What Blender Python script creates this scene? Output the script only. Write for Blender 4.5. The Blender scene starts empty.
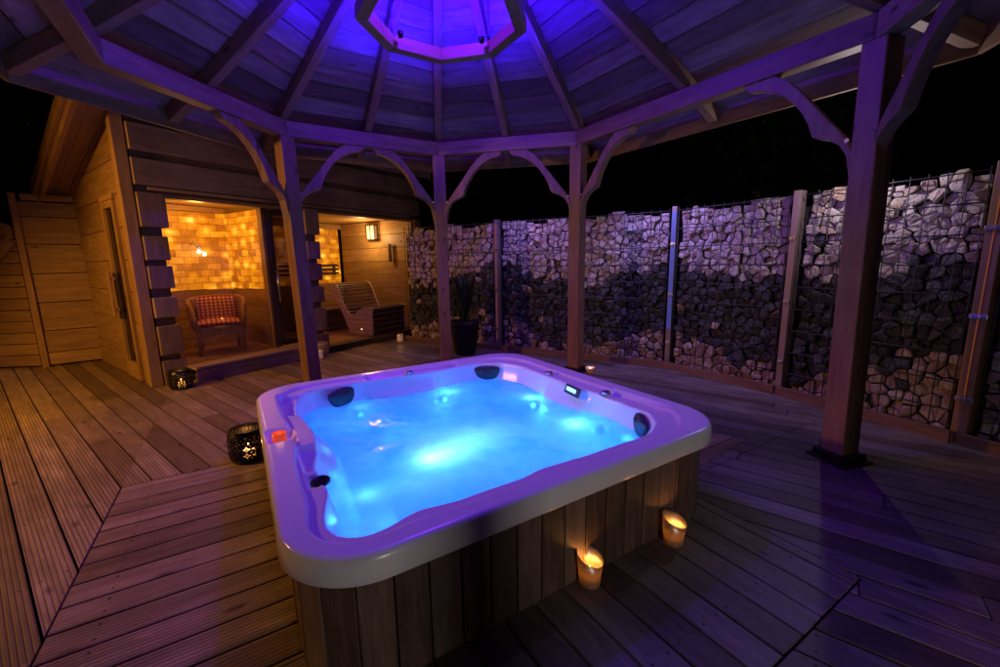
import bpy, math, random
from mathutils import Vector, Matrix, noise
R = math.radians
random.seed(7)
sc = bpy.context.scene
col = sc.collection
V3 = Vector

# ------------------------------------------------------------------ helpers
class MB:
    def __init__(s):
        s.v = []; s.f = []; s.uv = []; s.c = []; s.m = []; s.sm = []
    def face(s, idx, uvs, c=0.5, m=0, smooth=False):
        s.f.append(idx); s.uv.extend(uvs); s.c.extend([c] * len(idx)); s.m.append(m); s.sm.append(smooth)
    def box(s, c, size, ex=V3((1, 0, 0)), ey=V3((0, 1, 0)), ez=V3((0, 0, 1)), rnd=None, m=0):
        """box centred on c; the grain runs along its longest side"""
        rnd = random.random() if rnd is None else rnd
        ax = [V3(ex).normalized(), V3(ey).normalized(), V3(ez).normalized()]
        h = [size[0] / 2, size[1] / 2, size[2] / 2]
        g = max(range(3), key=lambda i: size[i])
        b = len(s.v); c = V3(c)
        for i in (-1, 1):
            for j in (-1, 1):
                for k in (-1, 1):
                    s.v.append(c + ax[0] * h[0] * i + ax[1] * h[1] * j + ax[2] * h[2] * k)
        loc = [(i * h[0], j * h[1], k * h[2]) for i in (-1, 1) for j in (-1, 1) for k in (-1, 1)]
        quads = [((0, 1, 3, 2), 0), ((4, 6, 7, 5), 0), ((0, 4, 5, 1), 1), ((2, 3, 7, 6), 1), ((0, 2, 6, 4), 2), ((1, 5, 7, 3), 2)]
        off = 0
        for q, n in quads:
            o = [a for a in range(3) if a != n]
            if g in o:
                ua = g; va = o[0] if o[1] == g else o[1]
            else:
                ua, va = o
            uvs = [(loc[i][ua] + off, loc[i][va] + h[va] + n * 0.31) for i in q]
            s.face([b + i for i in q], uvs, rnd, m)
    def bar(s, A, B, w, t, up=V3((0, 0, 1)), rnd=None, m=0):
        """beam from A to B, w across, t along up"""
        A = V3(A); B = V3(B); d = (B - A); L = d.length; d.normalize()
        side = d.cross(V3(up))
        if side.length < 1e-4: side = d.cross(V3((1, 0, 0)))
        side.normalize(); u = side.cross(d).normalized()
        s.box((A + B) / 2, (L, w, t), d, side, u, rnd, m)
    def prism(s, poly, o, ex, ey, ez, t, rnd=None, m=0, grain=0):
        """polygon in the ex,ey plane extruded by t along ez"""
        rnd = random.random() if rnd is None else rnd
        o = V3(o); ex = V3(ex).normalized(); ey = V3(ey).normalized(); ez = V3(ez).normalized()
        a = 0
        for i in range(len(poly)):
            x0, y0 = poly[i]; x1, y1 = poly[(i + 1) % len(poly)]
            a += x0 * y1 - x1 * y0
        if (a < 0) != (ex.cross(ey).dot(ez) < 0): poly = poly[::-1]
        n = len(poly); b = len(s.v)
        for k in (0, 1):
            for x, y in poly: s.v.append(o + ex * x + ey * y + ez * (t * k))
        g = (lambda p: (p[0], p[1])) if grain == 0 else (lambda p: (p[1], p[0]))
        s.face([b + n + i for i in range(n)], [g(p) for p in poly], rnd, m)
        s.face([b + i for i in reversed(range(n))], [g(p) for p in reversed(poly)], rnd, m)
        for i in range(n):
            j = (i + 1) % n
            g0 = g(poly[i]); g1 = g(poly[j])
            s.face([b + i, b + j, b + n + j, b + n + i], [g0, g1, (g1[0], g1[1] + t), (g0[0], g0[1] + t)], rnd, m)
    def tube(s, pts, r, n=8, closed=False, rnd=0.5, m=0, cap=True):
        pts = [V3(p) for p in pts]; b = len(s.v); N = len(pts)
        rr = r if isinstance(r, (list, tuple)) else [r] * N
        up = V3((0, 0, 1)); L = 0
        for i, p in enumerate(pts):
            if closed: d = pts[(i + 1) % N] - pts[i - 1]
            else: d = pts[min(i + 1, N - 1)] - pts[max(i - 1, 0)]
            d.normalize()
            a = d.cross(up)
            if a.length < 0.05: a = d.cross(V3((1, 0, 0)))
            a.normalize(); c = a.cross(d)
            for k in range(n):
                t = 2 * math.pi * k / n
                s.v.append(p + (a * math.cos(t) + c * math.sin(t)) * rr[i])
        for i in range(N if closed else N - 1):
            j = (i + 1) % N
            for k in range(n):
                l = (k + 1) % n
                s.face([b + i * n + k, b + j * n + k, b + j * n + l, b + i * n + l],
                       [(i * .1, k / n), (i * .1 + .1, k / n), (i * .1 + .1, (k + 1) / n), (i * .1, (k + 1) / n)], rnd, m, True)
        if cap and not closed:
            s.face([b + k for k in range(n)], [(0, 0)] * n, rnd, m)
            s.face([b + (N - 1) * n + k for k in reversed(range(n))], [(0, 0)] * n, rnd, m)
    def rings(s, rg, closed=True, cap0=False, cap1=False, smooth=True, rnd=0.5, m=0):
        """skin a list of equal-length rings"""
        b = len(s.v); n = len(rg[0])
        for r_ in rg: s.v.extend(V3(p) for p in r_)
        for i in range(len(rg) - 1):
            for k in range(n if closed else n - 1):
                l = (k + 1) % n
                s.face([b + i * n + k, b + i * n + l, b + (i + 1) * n + l, b + (i + 1) * n + k],
                       [(k / n, i * .1), ((k + 1) / n, i * .1), ((k + 1) / n, i * .1 + .1), (k / n, i * .1 + .1)], rnd, m, smooth)
        if cap0: s.face([b + k for k in reversed(range(n))], [(0, 0)] * n, rnd, m, False)
        if cap1: s.face([b + (len(rg) - 1) * n + k for k in range(n)], [(0, 0)] * n, rnd, m, False)
    def lathe(s, prof, n=24, o=(0, 0, 0), smooth=True, cap0=True, cap1=False, tilt=None, rnd=0.5, m=0):
        o = V3(o); rg = []
        for r_, z in prof:
            ring = []
            for k in range(n):
                t = 2 * math.pi * k / n
                zz = z + (tilt(t, z) if tilt else 0)
                ring.append(o + V3((r_ * math.cos(t), r_ * math.sin(t), zz)))
            rg.append(ring)
        s.rings(rg, True, cap0, cap1, smooth, rnd, m)
    def build(s, name, mats, parent=None, bevel=0, seg=2, flat_angle=None):
        me = bpy.data.meshes.new(name)
        me.from_pydata([tuple(v) for v in s.v], [], s.f)
        ul = me.uv_layers.new(name='UVMap')
        fl = [x for uv in s.uv for x in uv]
        ul.data.foreach_set('uv', fl)
        ca = me.color_attributes.new('rnd', 'FLOAT_COLOR', 'CORNER')
        ca.data.foreach_set('color', [x for c in s.c for x in (c, c, c, 1)])
        me.polygons.foreach_set('use_smooth', s.sm)
        me.polygons.foreach_set('material_index', s.m)
        if not isinstance(mats, (list, tuple)): mats = [mats]
        for mt in mats: me.materials.append(mt)
        me.update()
        o = bpy.data.objects.new(name, me); col.objects.link(o)
        if parent is not None:
            o.parent = parent
            o.matrix_parent_inverse = Matrix.Translation(-parent.location) if parent.type == 'EMPTY' and parent.parent is None else Matrix.Identity(4)
        if bevel:
            b = o.modifiers.new('Bevel', 'BEVEL'); b.width = bevel; b.segments = seg; b.limit_method = 'ANGLE'; b.angle_limit = R(40)
        return o

def tag(o, label=None, cat=None, group=None, kind=None):
    if label: o['label'] = label
    if cat: o['category'] = cat
    if group: o['group'] = group
    if kind: o['kind'] = kind
    return o
def thing(name, label, cat, loc=(0, 0, 0), group=None):
    o = bpy.data.objects.new(name, None); col.objects.link(o); o.location = loc
    o.empty_display_size = .1
    return tag(o, label, cat, group)
def copy_thing(root, loc, rz, label, group=None):
    r_ = root.copy(); col.objects.link(r_); r_.location = loc; r_.rotation_euler = (0, 0, rz); r_['label'] = label
    if group: r_['group'] = group
    for ch in list(root.children):
        c = ch.copy(); col.objects.link(c); c.parent = r_
        for g in ch.children:
            d = g.copy(); col.objects.link(d); d.parent = c
    return r_

# ------------------------------------------------------------------ materials
def newmat(name):
    m = bpy.data.materials.new(name); m.use_nodes = True
    nt = m.node_tree; nt.nodes.clear()
    out = nt.nodes.new('ShaderNodeOutputMaterial')
    return m, nt, out
class NB:
    def __init__(s, nt): s.nt = nt
    def n(s, t, **k):
        nd = s.nt.nodes.new(t)
        for a, b in k.items():
            if a == 'ins':
                for kk, vv in b.items():
                    if hasattr(vv, 'is_linked') or isinstance(vv, bpy.types.NodeSocket): s.nt.links.new(vv, nd.inputs[kk])
                    else: nd.inputs[kk].default_value = vv
            else: setattr(nd, a, b)
        return nd
    def math(s, op, a, b=0.0, c=None):
        nd = s.n('ShaderNodeMath', operation=op)
        for i, x in enumerate([a, b] + ([c] if c is not None else [])):
            if isinstance(x, bpy.types.NodeSocket): s.nt.links.new(x, nd.inputs[i])
            else: nd.inputs[i].default_value = x
        return nd.outputs[0]
    def mix(s, fac, a, b, blend='MIX'):
        nd = s.n('ShaderNodeMix', data_type='RGBA', blend_type=blend)
        for i, x in ((0, fac), (6, a), (7, b)):
            if isinstance(x, bpy.types.NodeSocket): s.nt.links.new(x, nd.inputs[i])
            else: nd.inputs[i].default_value = x if not isinstance(x, tuple) or len(x) == 4 else (*x, 1)
        return nd.outputs[2]
    def ramp(s, fac, stops):
        nd = s.n('ShaderNodeValToRGB'); s.nt.links.new(fac, nd.inputs[0])
        el = nd.color_ramp.elements
        while len(el) < len(stops): el.new(.5)
        for e, (p, c) in zip(el, stops): e.position = p; e.color = (*c, 1) if len(c) == 3 else c
        return nd.outputs[0]
def wood(name, light, dark, rough=.6, bump=.35, vary=.35, groove=0.0, board=.135, knots=True, stain=0.0):
    m, nt, out = newmat(name); b = NB(nt)
    uv = b.n('ShaderNodeUVMap', uv_map='UVMap').outputs[0]
    rn = b.n('ShaderNodeAttribute', attribute_name='rnd').outputs['Fac']
    sp = b.n('ShaderNodeSeparateXYZ', ins={0: uv})
    u, v = sp.outputs[0], sp.outputs[1]
    w_ = b.math('MULTIPLY', rn, 37.0)
    vec = b.n('ShaderNodeCombineXYZ', ins={0: b.math('MULTIPLY', u, 1.3), 1: b.math('MULTIPLY', v, 9.0), 2: w_}).outputs[0]
    n1 = b.n('ShaderNodeTexNoise', ins={'Vector': vec, 'Scale': 2.2, 'Detail': 4.0, 'Roughness': .55, 'Distortion': .6}).outputs[0]
    vec2 = b.n('ShaderNodeCombineXYZ', ins={0: b.math('MULTIPLY', u, 3.0), 1: b.math('MULTIPLY', v, 90.0), 2: w_}).outputs[0]
    n2 = b.n('ShaderNodeTexNoise', ins={'Vector': vec2, 'Scale': 2.0, 'Detail': 3.0, 'Roughness': .6}).outputs[0]
    mixf = b.math('ADD', b.math('MULTIPLY', n1, .65), b.math('MULTIPLY', n2, .35))
    c = b.ramp(mixf, [(.32, dark), (.52, tuple((a + d) / 2 for a, d in zip(light, dark))), (.66, light)])
    h = mixf
    if knots:
        kv = b.n('ShaderNodeCombineXYZ', ins={0: b.math('MULTIPLY', u, 2.4), 1: b.math('MULTIPLY', v, 6.5), 2: w_}).outputs[0]
        k = b.n('ShaderNodeTexVoronoi', ins={'Vector': kv, 'Scale': 1.0, 'Randomness': 1.0}).outputs['Distance']
        kf = b.ramp(k, [(.05, (1, 1, 1)), (.12, (0, 0, 0))])
        c = b.mix(b.math('MULTIPLY', kf, .9), c, tuple(x * .35 for x in dark))
    val = b.math('ADD', b.math('MULTIPLY', rn, vary), 1 - vary / 2)
    c = b.mix(1.0, c, b.n('ShaderNodeCombineXYZ', ins={0: val, 1: b.math('POWER', val, 1.15), 2: b.math('POWER', val, 1.3)}).outputs[0], 'MULTIPLY')
    if stain:
        oc = b.n('ShaderNodeTexCoord').outputs['Object']
        st = b.n('ShaderNodeTexNoise', ins={'Vector': oc, 'Scale': 1.7, 'Detail': 6.0, 'Roughness': .65}).outputs[0]
        c = b.mix(b.math('MULTIPLY', b.ramp(st, [(.42, (0, 0, 0)), (.66, (1, 1, 1))]), stain), c, tuple(x * .45 for x in dark))
    if name.startswith('deck'):
        su = b.math('SUBTRACT', b.math('MULTIPLY', b.math('FRACT', b.math('ADD', b.math('MULTIPLY', u, 1 / .62), .37)), .62), .31)
        sv = b.math('SUBTRACT', b.math('ABSOLUTE', b.math('SUBTRACT', v, board / 2)), .037)
        sd = b.math('SQRT', b.math('ADD', b.math('MULTIPLY', su, su), b.math('MULTIPLY', sv, sv)))
        c = b.mix(b.math('LESS_THAN', sd, .0055), c, (.02, .018, .016))
    if groove:
        g = b.math('SINE', b.math('MULTIPLY', v, 2 * math.pi * groove))
        g01 = b.math('ADD', b.math('MULTIPLY', g, .5), .5)
        gs = b.n('ShaderNodeMapRange', interpolation_type='SMOOTHSTEP', ins={'Value': g01, 'From Min': .0, 'From Max': .45}).outputs[0]
        c = b.mix(b.math('MULTIPLY', b.math('SUBTRACT', 1.0, gs), .55), c, tuple(x * .25 for x in dark))
        h = b.math('ADD', b.math('MULTIPLY', h, .25), b.math('MULTIPLY', gs, .8))
    bp = b.n('ShaderNodeBump', ins={'Height': h, 'Strength': bump, 'Distance': .006}).outputs[0]
    rg = b.math('ADD', b.math('MULTIPLY', n1, .25), rough - .12)
    p = b.n('ShaderNodeBsdfPrincipled', ins={'Base Color': c, 'Roughness': rg, 'Normal': bp})
    p.inputs['Specular IOR Level'].default_value = .35
    nt.links.new(p.outputs[0], out.inputs[0])
    return m
def simple(name, c, rough=.5, metal=0.0, emit=None, es=0.0, bump=0, bscale=60, coat=0, var=0.0):
    m, nt, out = newmat(name); b = NB(nt)
    p = b.n('ShaderNodeBsdfPrincipled', ins={'Base Color': (*c, 1), 'Roughness': rough, 'Metallic': metal})
    if emit:
        p.inputs['Emission Color'].default_value = (*emit, 1); p.inputs['Emission Strength'].default_value = es
    oc = b.n('ShaderNodeTexCoord').outputs['Object']
    if bump:
        n1 = b.n('ShaderNodeTexNoise', ins={'Vector': oc, 'Scale': bscale, 'Detail': 4.0}).outputs[0]
        nt.links.new(b.n('ShaderNodeBump', ins={'Height': n1, 'Strength': bump, 'Distance': .004}).outputs[0], p.inputs['Normal'])
    if var:
        n2 = b.n('ShaderNodeTexNoise', ins={'Vector': oc, 'Scale': 5.0, 'Detail': 5.0}).outputs[0]
        nt.links.new(b.mix(n2, tuple(x * (1 - var) for x in c), tuple(min(1, x * (1 + var)) for x in c)), p.inputs['Base Color'])
        nt.links.new(b.math('ADD', b.math('MULTIPLY', n2, .3), rough - .15), p.inputs['Roughness'])
    if coat: p.inputs['Coat Weight'].default_value = coat; p.inputs['Coat Roughness'].default_value = .12
    nt.links.new(p.outputs[0], out.inputs[0])
    return m
def stone_mat(name, cols, rough=.8):
    m, nt, out = newmat(name); b = NB(nt)
    rn = b.n('ShaderNodeAttribute', attribute_name='rnd').outputs['Fac']
    oc = b.n('ShaderNodeTexCoord').outputs['Object']
    c0 = b.ramp(rn, cols)
    n1 = b.n('ShaderNodeTexNoise', ins={'Vector': oc, 'Scale': 22.0, 'Detail': 7.0, 'Roughness': .65}).outputs[0]
    n2 = b.n('ShaderNodeTexNoise', ins={'Vector': oc, 'Scale': 90.0, 'Detail': 4.0, 'Roughness': .7}).outputs[0]
    c1 = b.mix(b.ramp(n1, [(.38, (0, 0, 0)), (.68, (1, 1, 1))]), c0, b.mix(.6, c0, (.30, .17, .10), 'MULTIPLY'))
    hh = b.math('ADD', n1, b.math('MULTIPLY', n2, .35))
    bp = b.n('ShaderNodeBump', ins={'Height': hh, 'Strength': .9, 'Distance': .02}).outputs[0]
    p = b.n('ShaderNodeBsdfPrincipled', ins={'Base Color': c1, 'Roughness': rough, 'Normal': bp})
    nt.links.new(p.outputs[0], out.inputs[0])
    return m

M = {}
M['deck'] = wood('deck_wood', (.42, .29, .165), (.17, .11, .06), rough=.55, bump=.55, vary=.8, groove=1 / .0168, knots=True, stain=.5)
M['deck2'] = wood('deck_wood_weathered', (.23, .18, .145), (.085, .062, .048), rough=.5, bump=.5, vary=.8, groove=0, knots=True, stain=.6)
M['pine'] = wood('gazebo_pine', (.30, .19, .12), (.14, .08, .048), rough=.5, vary=.4)
M['ceil'] = wood('roof_boards', (.25, .18, .155), (.10, .068, .055), rough=.55, vary=.9)
M['post'] = wood('post_pine', (.32, .18, .11), (.17, .09, .055), rough=.5, vary=.3)
M['log'] = wood('cabin_planks', (.46, .31, .20), (.24, .155, .10), rough=.65, vary=.5, stain=.4)
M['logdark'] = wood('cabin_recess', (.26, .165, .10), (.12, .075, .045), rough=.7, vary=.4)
M['clad'] = wood('side_cladding', (.36, .22, .10), (.20, .11, .05), rough=.55, vary=.3)
M['trim'] = wood('trim_wood', (.42, .26, .12), (.25, .14, .06), rough=.5, vary=.25)
M['inner'] = wood('interior_cladding', (.54, .34, .13), (.34, .19, .06), rough=.45, vary=.3)
M['skirt'] = wood('skirt_planks', (.21, .14, .095), (.07, .045, .032), rough=.45, vary=.7, knots=False)
M['kerb'] = wood('edging_wood', (.22, .12, .07), (.10, .05, .03), rough=.7, vary=.3)
M['slat'] = wood('lounger_slats', (.78, .66, .46), (.62, .50, .33), rough=.45, vary=.2, knots=False)
M['darkwood'] = wood('dark_frame', (.10, .055, .03), (.04, .022, .012), rough=.45, vary=.2, knots=False)
def acrylic():
    m, nt, out = newmat('tub_acrylic'); b = NB(nt)
    oc = b.n('ShaderNodeTexCoord').outputs['Object']
    n1 = b.n('ShaderNodeTexNoise', ins={'Vector': oc, 'Scale': 7.0, 'Detail': 8.0, 'Roughness': .7}).outputs[0]
    n2 = b.n('ShaderNodeTexNoise', ins={'Vector': oc, 'Scale': 240.0, 'Detail': 2.0}).outputs[0]
    c = b.mix(n1, (.74, .73, .71), (.82, .82, .80))
    bp = b.n('ShaderNodeBump', ins={'Height': n2, 'Strength': .12, 'Distance': .002}).outputs[0]
    p = b.n('ShaderNodeBsdfPrincipled', ins={'Base Color': c, 'Roughness': b.math('ADD', b.math('MULTIPLY', n1, .45), -.04), 'Normal': bp})
    nt.links.new(p.outputs[0], out.inputs[0]); return m
M['acrylic'] = acrylic()
M['pillow'] = simple('headrest_rubber', (.02, .025, .03), .45, bump=.3, bscale=200)
M['chrome'] = simple('brushed_steel', (.55, .56, .58), .3, 1.0)
M['black'] = simple('black_metal', (.012, .012, .013), .4, .6)
M['wire'] = simple('galvanised_wire', (.05, .05, .055), .6, .3)
M['light_stone'] = stone_mat('light_stones', [(0, (.30, .23, .19)), (.2, (.44, .37, .32)), (.5, (.62, .58, .54)), (.8, (.55, .47, .40)), (1, (.36, .22, .14))])
M['slate'] = stone_mat('dark_slate', [(0, (.030, .036, .042)), (.4, (.055, .065, .072)), (.8, (.085, .095, .10)), (1, (.07, .06, .055))], .65)
M['pink_stone'] = stone_mat('warm_stones', [(0, (.28, .19, .15)), (.3, (.45, .34, .29)), (.7, (.55, .45, .38)), (1, (.32, .20, .14))])
M['gap_dark'] = simple('gap_shade', (.02, .019, .018), .95, bump=.8, bscale=12)  # near-black, puts shade into the gaps between stones and boards
M['soil'] = simple('soil', (.03, .025, .02), .95, bump=.6, bscale=6)
M['pot'] = simple('pot_glaze', (.008, .009, .012), .4, bump=.2)
M['leaf'] = simple('leaf_dark', (.035, .06, .025), .5)
M['leaf2'] = simple('houseplant_leaf', (.012, .022, .011), .55)
M['bark'] = simple('bark', (.05, .035, .025), .9, bump=.8, bscale=20)
M['felt'] = simple('roofing_felt', (.03, .03, .032), .9)
M['flame'] = simple('candle_flame', (1, .6, .2), .5, emit=(1, .50, .10), es=14)
M['wax'] = simple('candle_wax', (.8, .7, .5), .5, emit=(1, .42, .08), es=.6)
M['redglass'] = simple('red_glass', (.55, .05, .02), .12, emit=(1, .10, .03), es=.55)
M['lens'] = simple('pool_light_lens', (.6, .9, 1), .3, emit=(.30, .80, 1), es=1.2)
M['uplens'] = simple('uplighter_lens', (.6, .6, 1), .3, emit=(.35, .25, 1), es=14)
M['slatdark'] = wood('lounger_slats_dark', (.20, .13, .07), (.11, .07, .04), rough=.5, vary=.3, knots=False)
M['panel'] = simple('control_display', (.5, .9, 1), .3, emit=(.35, .85, 1), es=1.6)
M['glow_blue'] = simple('painted_blue_glow', (.1, .15, .3), .5, emit=(.03, .10, .75), es=.17, var=.1)  # painted glow for the blue light that the steel post reflects
M['led_orange'] = simple('led_strip_orange', (.4, .15, .04), .5, emit=(1, .22, .02), es=.14)
M['gpost_pink'] = simple('post_galvanised', (.30, .22, .21), .45, .35, bump=.3, bscale=30, var=.25)
M['gpost_brown'] = simple('post_brown', (.26, .13, .08), .6, 0, bump=.3, bscale=30, var=.3)
M['gpost_steel'] = simple('post_steel', (.20, .17, .17), .4, .5, bump=.3, bscale=30, var=.3)
M['bulb'] = simple('bulb', (1, 1, 1), .3, emit=(1, .85, .6), es=9)
M['shade'] = simple('frosted_shade', (.8, .75, .6), .4, emit=(1, .60, .22), es=.28)
M['jar'] = simple('frosted_jar', (.75, .72, .66), .35, emit=(1, .45, .14), es=.15)
def glass(name, tint=(1, 1, 1), refl=.12, rough=.02):
    m, nt, out = newmat(name); b = NB(nt)
    bf = b.n('ShaderNodeNewGeometry').outputs['Backfacing']
    fr = b.n('ShaderNodeFresnel', ins={'IOR': b.math('SUBTRACT', 1.5, b.math('MULTIPLY', bf, 1.5 - 1 / 1.5))}).outputs[0]
    t = b.n('ShaderNodeBsdfTransparent', ins={'Color': (*tint, 1)})
    g = b.n('ShaderNodeBsdfGlossy', ins={'Roughness': rough})
    mx = b.n('ShaderNodeMixShader', ins={0: b.math('MULTIPLY', fr, refl / .04 if refl < .04 else 1.0), 1: t.outputs[0], 2: g.outputs[0]})
    nt.links.new(mx.outputs[0], out.inputs[0]); return m
M['glass'] = glass('window_glass')
M['darkglass'] = glass('smoked_glass', (.35, .30, .25))
def gold():
    m, nt, out = newmat('mercury_glass'); b = NB(nt)
    oc = b.n('ShaderNodeTexCoord').outputs['Object']
    n1 = b.n('ShaderNodeTexNoise', ins={'Vector': oc, 'Scale': 90.0, 'Detail': 5.0, 'Roughness': .7}).outputs[0]
    c = b.mix(b.ramp(n1, [(.3, (0, 0, 0)), (.7, (1, 1, 1))]), (.42, .36, .28), (.70, .62, .50))
    p = b.n('ShaderNodeBsdfPrincipled', ins={'Base Color': c, 'Roughness': .38, 'Metallic': .75})
    t = b.n('ShaderNodeBsdfTranslucent', ins={'Color': (1, .78, .42, 1)})
    mx = b.n('ShaderNodeMixShader', ins={0: .20, 1: p.outputs[0], 2: t.outputs[0]})
    nt.links.new(mx.outputs[0], out.inputs[0]); return m
M['gold'] = gold()
def salt():
    m, nt, out = newmat('backlit_salt_bricks'); b = NB(nt)
    uv = b.n('ShaderNodeUVMap', uv_map='UVMap').outputs[0]
    br = b.n('ShaderNodeTexBrick', offset=.5, squash=1.0, ins={'Vector': uv, 'Color1': (0, 0, 0, 1), 'Color2': (1, 1, 1, 1), 'Mortar': (.5, .5, .5, 1), 'Scale': 1.0, 'Mortar Size': .0045, 'Mortar Smooth': .3, 'Bias': 0.0, 'Brick Width': .17, 'Row Height': .085})
    n1 = b.n('ShaderNodeTexNoise', ins={'Vector': uv, 'Scale': 6.0, 'Detail': 4.0, 'Roughness': .6}).outputs[0]
    n3 = b.n('ShaderNodeTexNoise', ins={'Vector': uv, 'Scale': 22.0, 'Detail': 4.0, 'Roughness': .6}).outputs[0]
    vo = b.n('ShaderNodeTexVoronoi', ins={'Vector': b.n('ShaderNodeMapping', ins={'Vector': uv, 'Scale': (4.6, 6.6, 1)}).outputs[0], 'Scale': 1.0, 'Randomness': .5}).outputs['Distance']
    hot = b.n('ShaderNodeMapRange', interpolation_type='SMOOTHSTEP', ins={'Value': vo, 'From Min': .55, 'From Max': .0}).outputs[0]
    bv = b.math('MULTIPLY', br.outputs['Color'], .27)
    f = b.math('ADD', b.math('ADD', b.math('MULTIPLY', hot, .36), b.math('MULTIPLY', n1, .42)), b.math('ADD', bv, b.math('MULTIPLY', n3, .18)))
    f = b.math('SUBTRACT', f, b.math('MULTIPLY', br.outputs['Fac'], .20))
    c = b.ramp(f, [(.20, (.30, .04, .001)), (.44, (.72, .20, .003)), (.66, (1.0, .40, .010)), (.98, (1, .74, .14))])
    st = b.n('ShaderNodeMapRange', ins={'Value': f, 'From Min': .2, 'From Max': .95, 'To Min': .62, 'To Max': 1.75}).outputs[0]
    bp = b.n('ShaderNodeBump', ins={'Height': n3, 'Strength': .4, 'Distance': .01}).outputs[0]
    p = b.n('ShaderNodeBsdfPrincipled', ins={'Base Color': (.30, .15, .03, 1), 'Roughness': .5, 'Emission Color': c, 'Emission Strength': st, 'Normal': bp})
    nt.links.new(p.outputs[0], out.inputs[0]); return m
M['salt'] = salt()
def water():
    m, nt, out = newmat('spa_water'); b = NB(nt)
    oc = b.n('ShaderNodeTexCoord').outputs['Object']
    n1 = b.n('ShaderNodeTexNoise', ins={'Vector': oc, 'Scale': 4.0, 'Detail': 5.0, 'Roughness': .55, 'Distortion': .6}).outputs[0]
    n2 = b.n('ShaderNodeTexNoise', ins={'Vector': oc, 'Scale': 9.0, 'Detail': 3.0, 'Distortion': 1.0}).outputs[0]
    bp = b.n('ShaderNodeBump', ins={'Height': n2, 'Strength': .25, 'Distance': .02}).outputs[0]
    tr = b.n('ShaderNodeBsdfTranslucent', ins={'Color': b.mix(b.ramp(n1, [(.35, (0, 0, 0)), (.7, (1, 1, 1))]), (.08, .38, .95), (.24, .55, 1.0))})
    tp = b.n('ShaderNodeBsdfTransparent', ins={'Color': (.08, .42, 1, 1)})
    mx = b.n('ShaderNodeMixShader', ins={0: .60, 1: tr.outputs[0], 2: tp.outputs[0]})
    gl = b.n('ShaderNodeBsdfGlossy', ins={'Roughness': .06, 'Normal': bp})
    bf = b.n('ShaderNodeNewGeometry').outputs['Backfacing']
    fr = b.n('ShaderNodeFresnel', ins={'IOR': b.math('SUBTRACT', 1.33, b.math('MULTIPLY', bf, 1.33 - 1 / 1.33)), 'Normal': bp}).outputs[0]
    m2 = b.n('ShaderNodeMixShader', ins={0: b.math('MINIMUM', fr, .22), 1: mx.outputs[0], 2: gl.outputs[0]})
    nt.links.new(m2.outputs[0], out.inputs[0]); return m
M['water'] = water()
def wicker(name='wicker'):
    m, nt, out = newmat(name); b = NB(nt)
    oc = b.n('ShaderNodeTexCoord').outputs['Object']
    w = b.n('ShaderNodeTexWave', bands_direction='Z', ins={'Vector': oc, 'Scale': 22.0, 'Distortion': 1.5, 'Detail': 2.0}).outputs[1]
    w2 = b.n('ShaderNodeTexWave', bands_direction='X', ins={'Vector': oc, 'Scale': 14.0, 'Distortion': 1.0}).outputs[1]
    f = b.math('MULTIPLY', w, w2)
    c = b.ramp(f, [(.05, (.24, .11, .04)), (.5, (.66, .37, .13))])
    bp = b.n('ShaderNodeBump', ins={'Height': f, 'Strength': .7, 'Distance': .01}).outputs[0]
    p = b.n('ShaderNodeBsdfPrincipled', ins={'Base Color': c, 'Roughness': .5, 'Normal': bp})
    nt.links.new(p.outputs[0], out.inputs[0]); return m
M['wicker'] = wicker()
def check():
    m, nt, out = newmat('checked_fabric'); b = NB(nt)
    uv = b.n('ShaderNodeUVMap', uv_map='UVMap').outputs[0]
    sp = b.n('ShaderNodeSeparateXYZ', ins={0: uv})
    a = b.math('GREATER_THAN', b.math('FRACT', b.math('MULTIPLY', sp.outputs[0], 9.0)), .55)
    d = b.math('GREATER_THAN', b.math('FRACT', b.math('MULTIPLY', sp.outputs[1], 9.0)), .55)
    s_ = b.math('MULTIPLY', b.math('ADD', a, d), .5)
    c = b.ramp(s_, [(.2, (.80, .52, .24)), (.5, (.50, .10, .05)), (.9, (.26, .02, .015))])
    p = b.n('ShaderNodeBsdfPrincipled', ins={'Base Color': c, 'Roughness': .85})
    nt.links.new(p.outputs[0], out.inputs[0]); return m
M['check'] = check()
def lace():
    """perforated black sheet metal: small holes cut as a repeating ornament"""
    m, nt, out = newmat('perforated_black'); b = NB(nt)
    uv = b.n('ShaderNodeUVMap', uv_map='UVMap').outputs[0]
    sp = b.n('ShaderNodeSeparateXYZ', ins={0: uv})
    fu = b.math('SUBTRACT', b.math('FRACT', b.math('MULTIPLY', sp.outputs[0], 14.0)), .5)
    fv = b.math('SUBTRACT', b.math('FRACT', b.math('MULTIPLY', sp.outputs[1], 5.0)), .5)
    r_ = b.math('SQRT', b.math('ADD', b.math('MULTIPLY', fu, fu), b.math('MULTIPLY', fv, fv)))
    an = b.math('ARCTAN2', fv, fu)
    pet = b.math('ADD', .30, b.math('MULTIPLY', b.math('COSINE', b.math('MULTIPLY', an, 4.0)), .12))
    hole = b.math('MULTIPLY', b.math('LESS_THAN', r_, pet), b.math('GREATER_THAN', r_, .13))
    hole = b.math('MAXIMUM', hole, b.math('GREATER_THAN', r_, .62))
    inb = b.math('MULTIPLY', b.math('GREATER_THAN', sp.outputs[1], .12), b.math('LESS_THAN', sp.outputs[1], .88))
    hole = b.math('MULTIPLY', hole, inb)
    p = b.n('ShaderNodeBsdfPrincipled', ins={'Base Color': (.015, .015, .017, 1), 'Roughness': .35, 'Metallic': .6})
    t = b.n('ShaderNodeBsdfTransparent')
    mx = b.n('ShaderNodeMixShader', ins={0: hole, 1: p.outputs[0], 2: t.outputs[0]})
    nt.links.new(mx.outputs[0], out.inputs[0]); return m
M['lace'] = lace()

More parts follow.
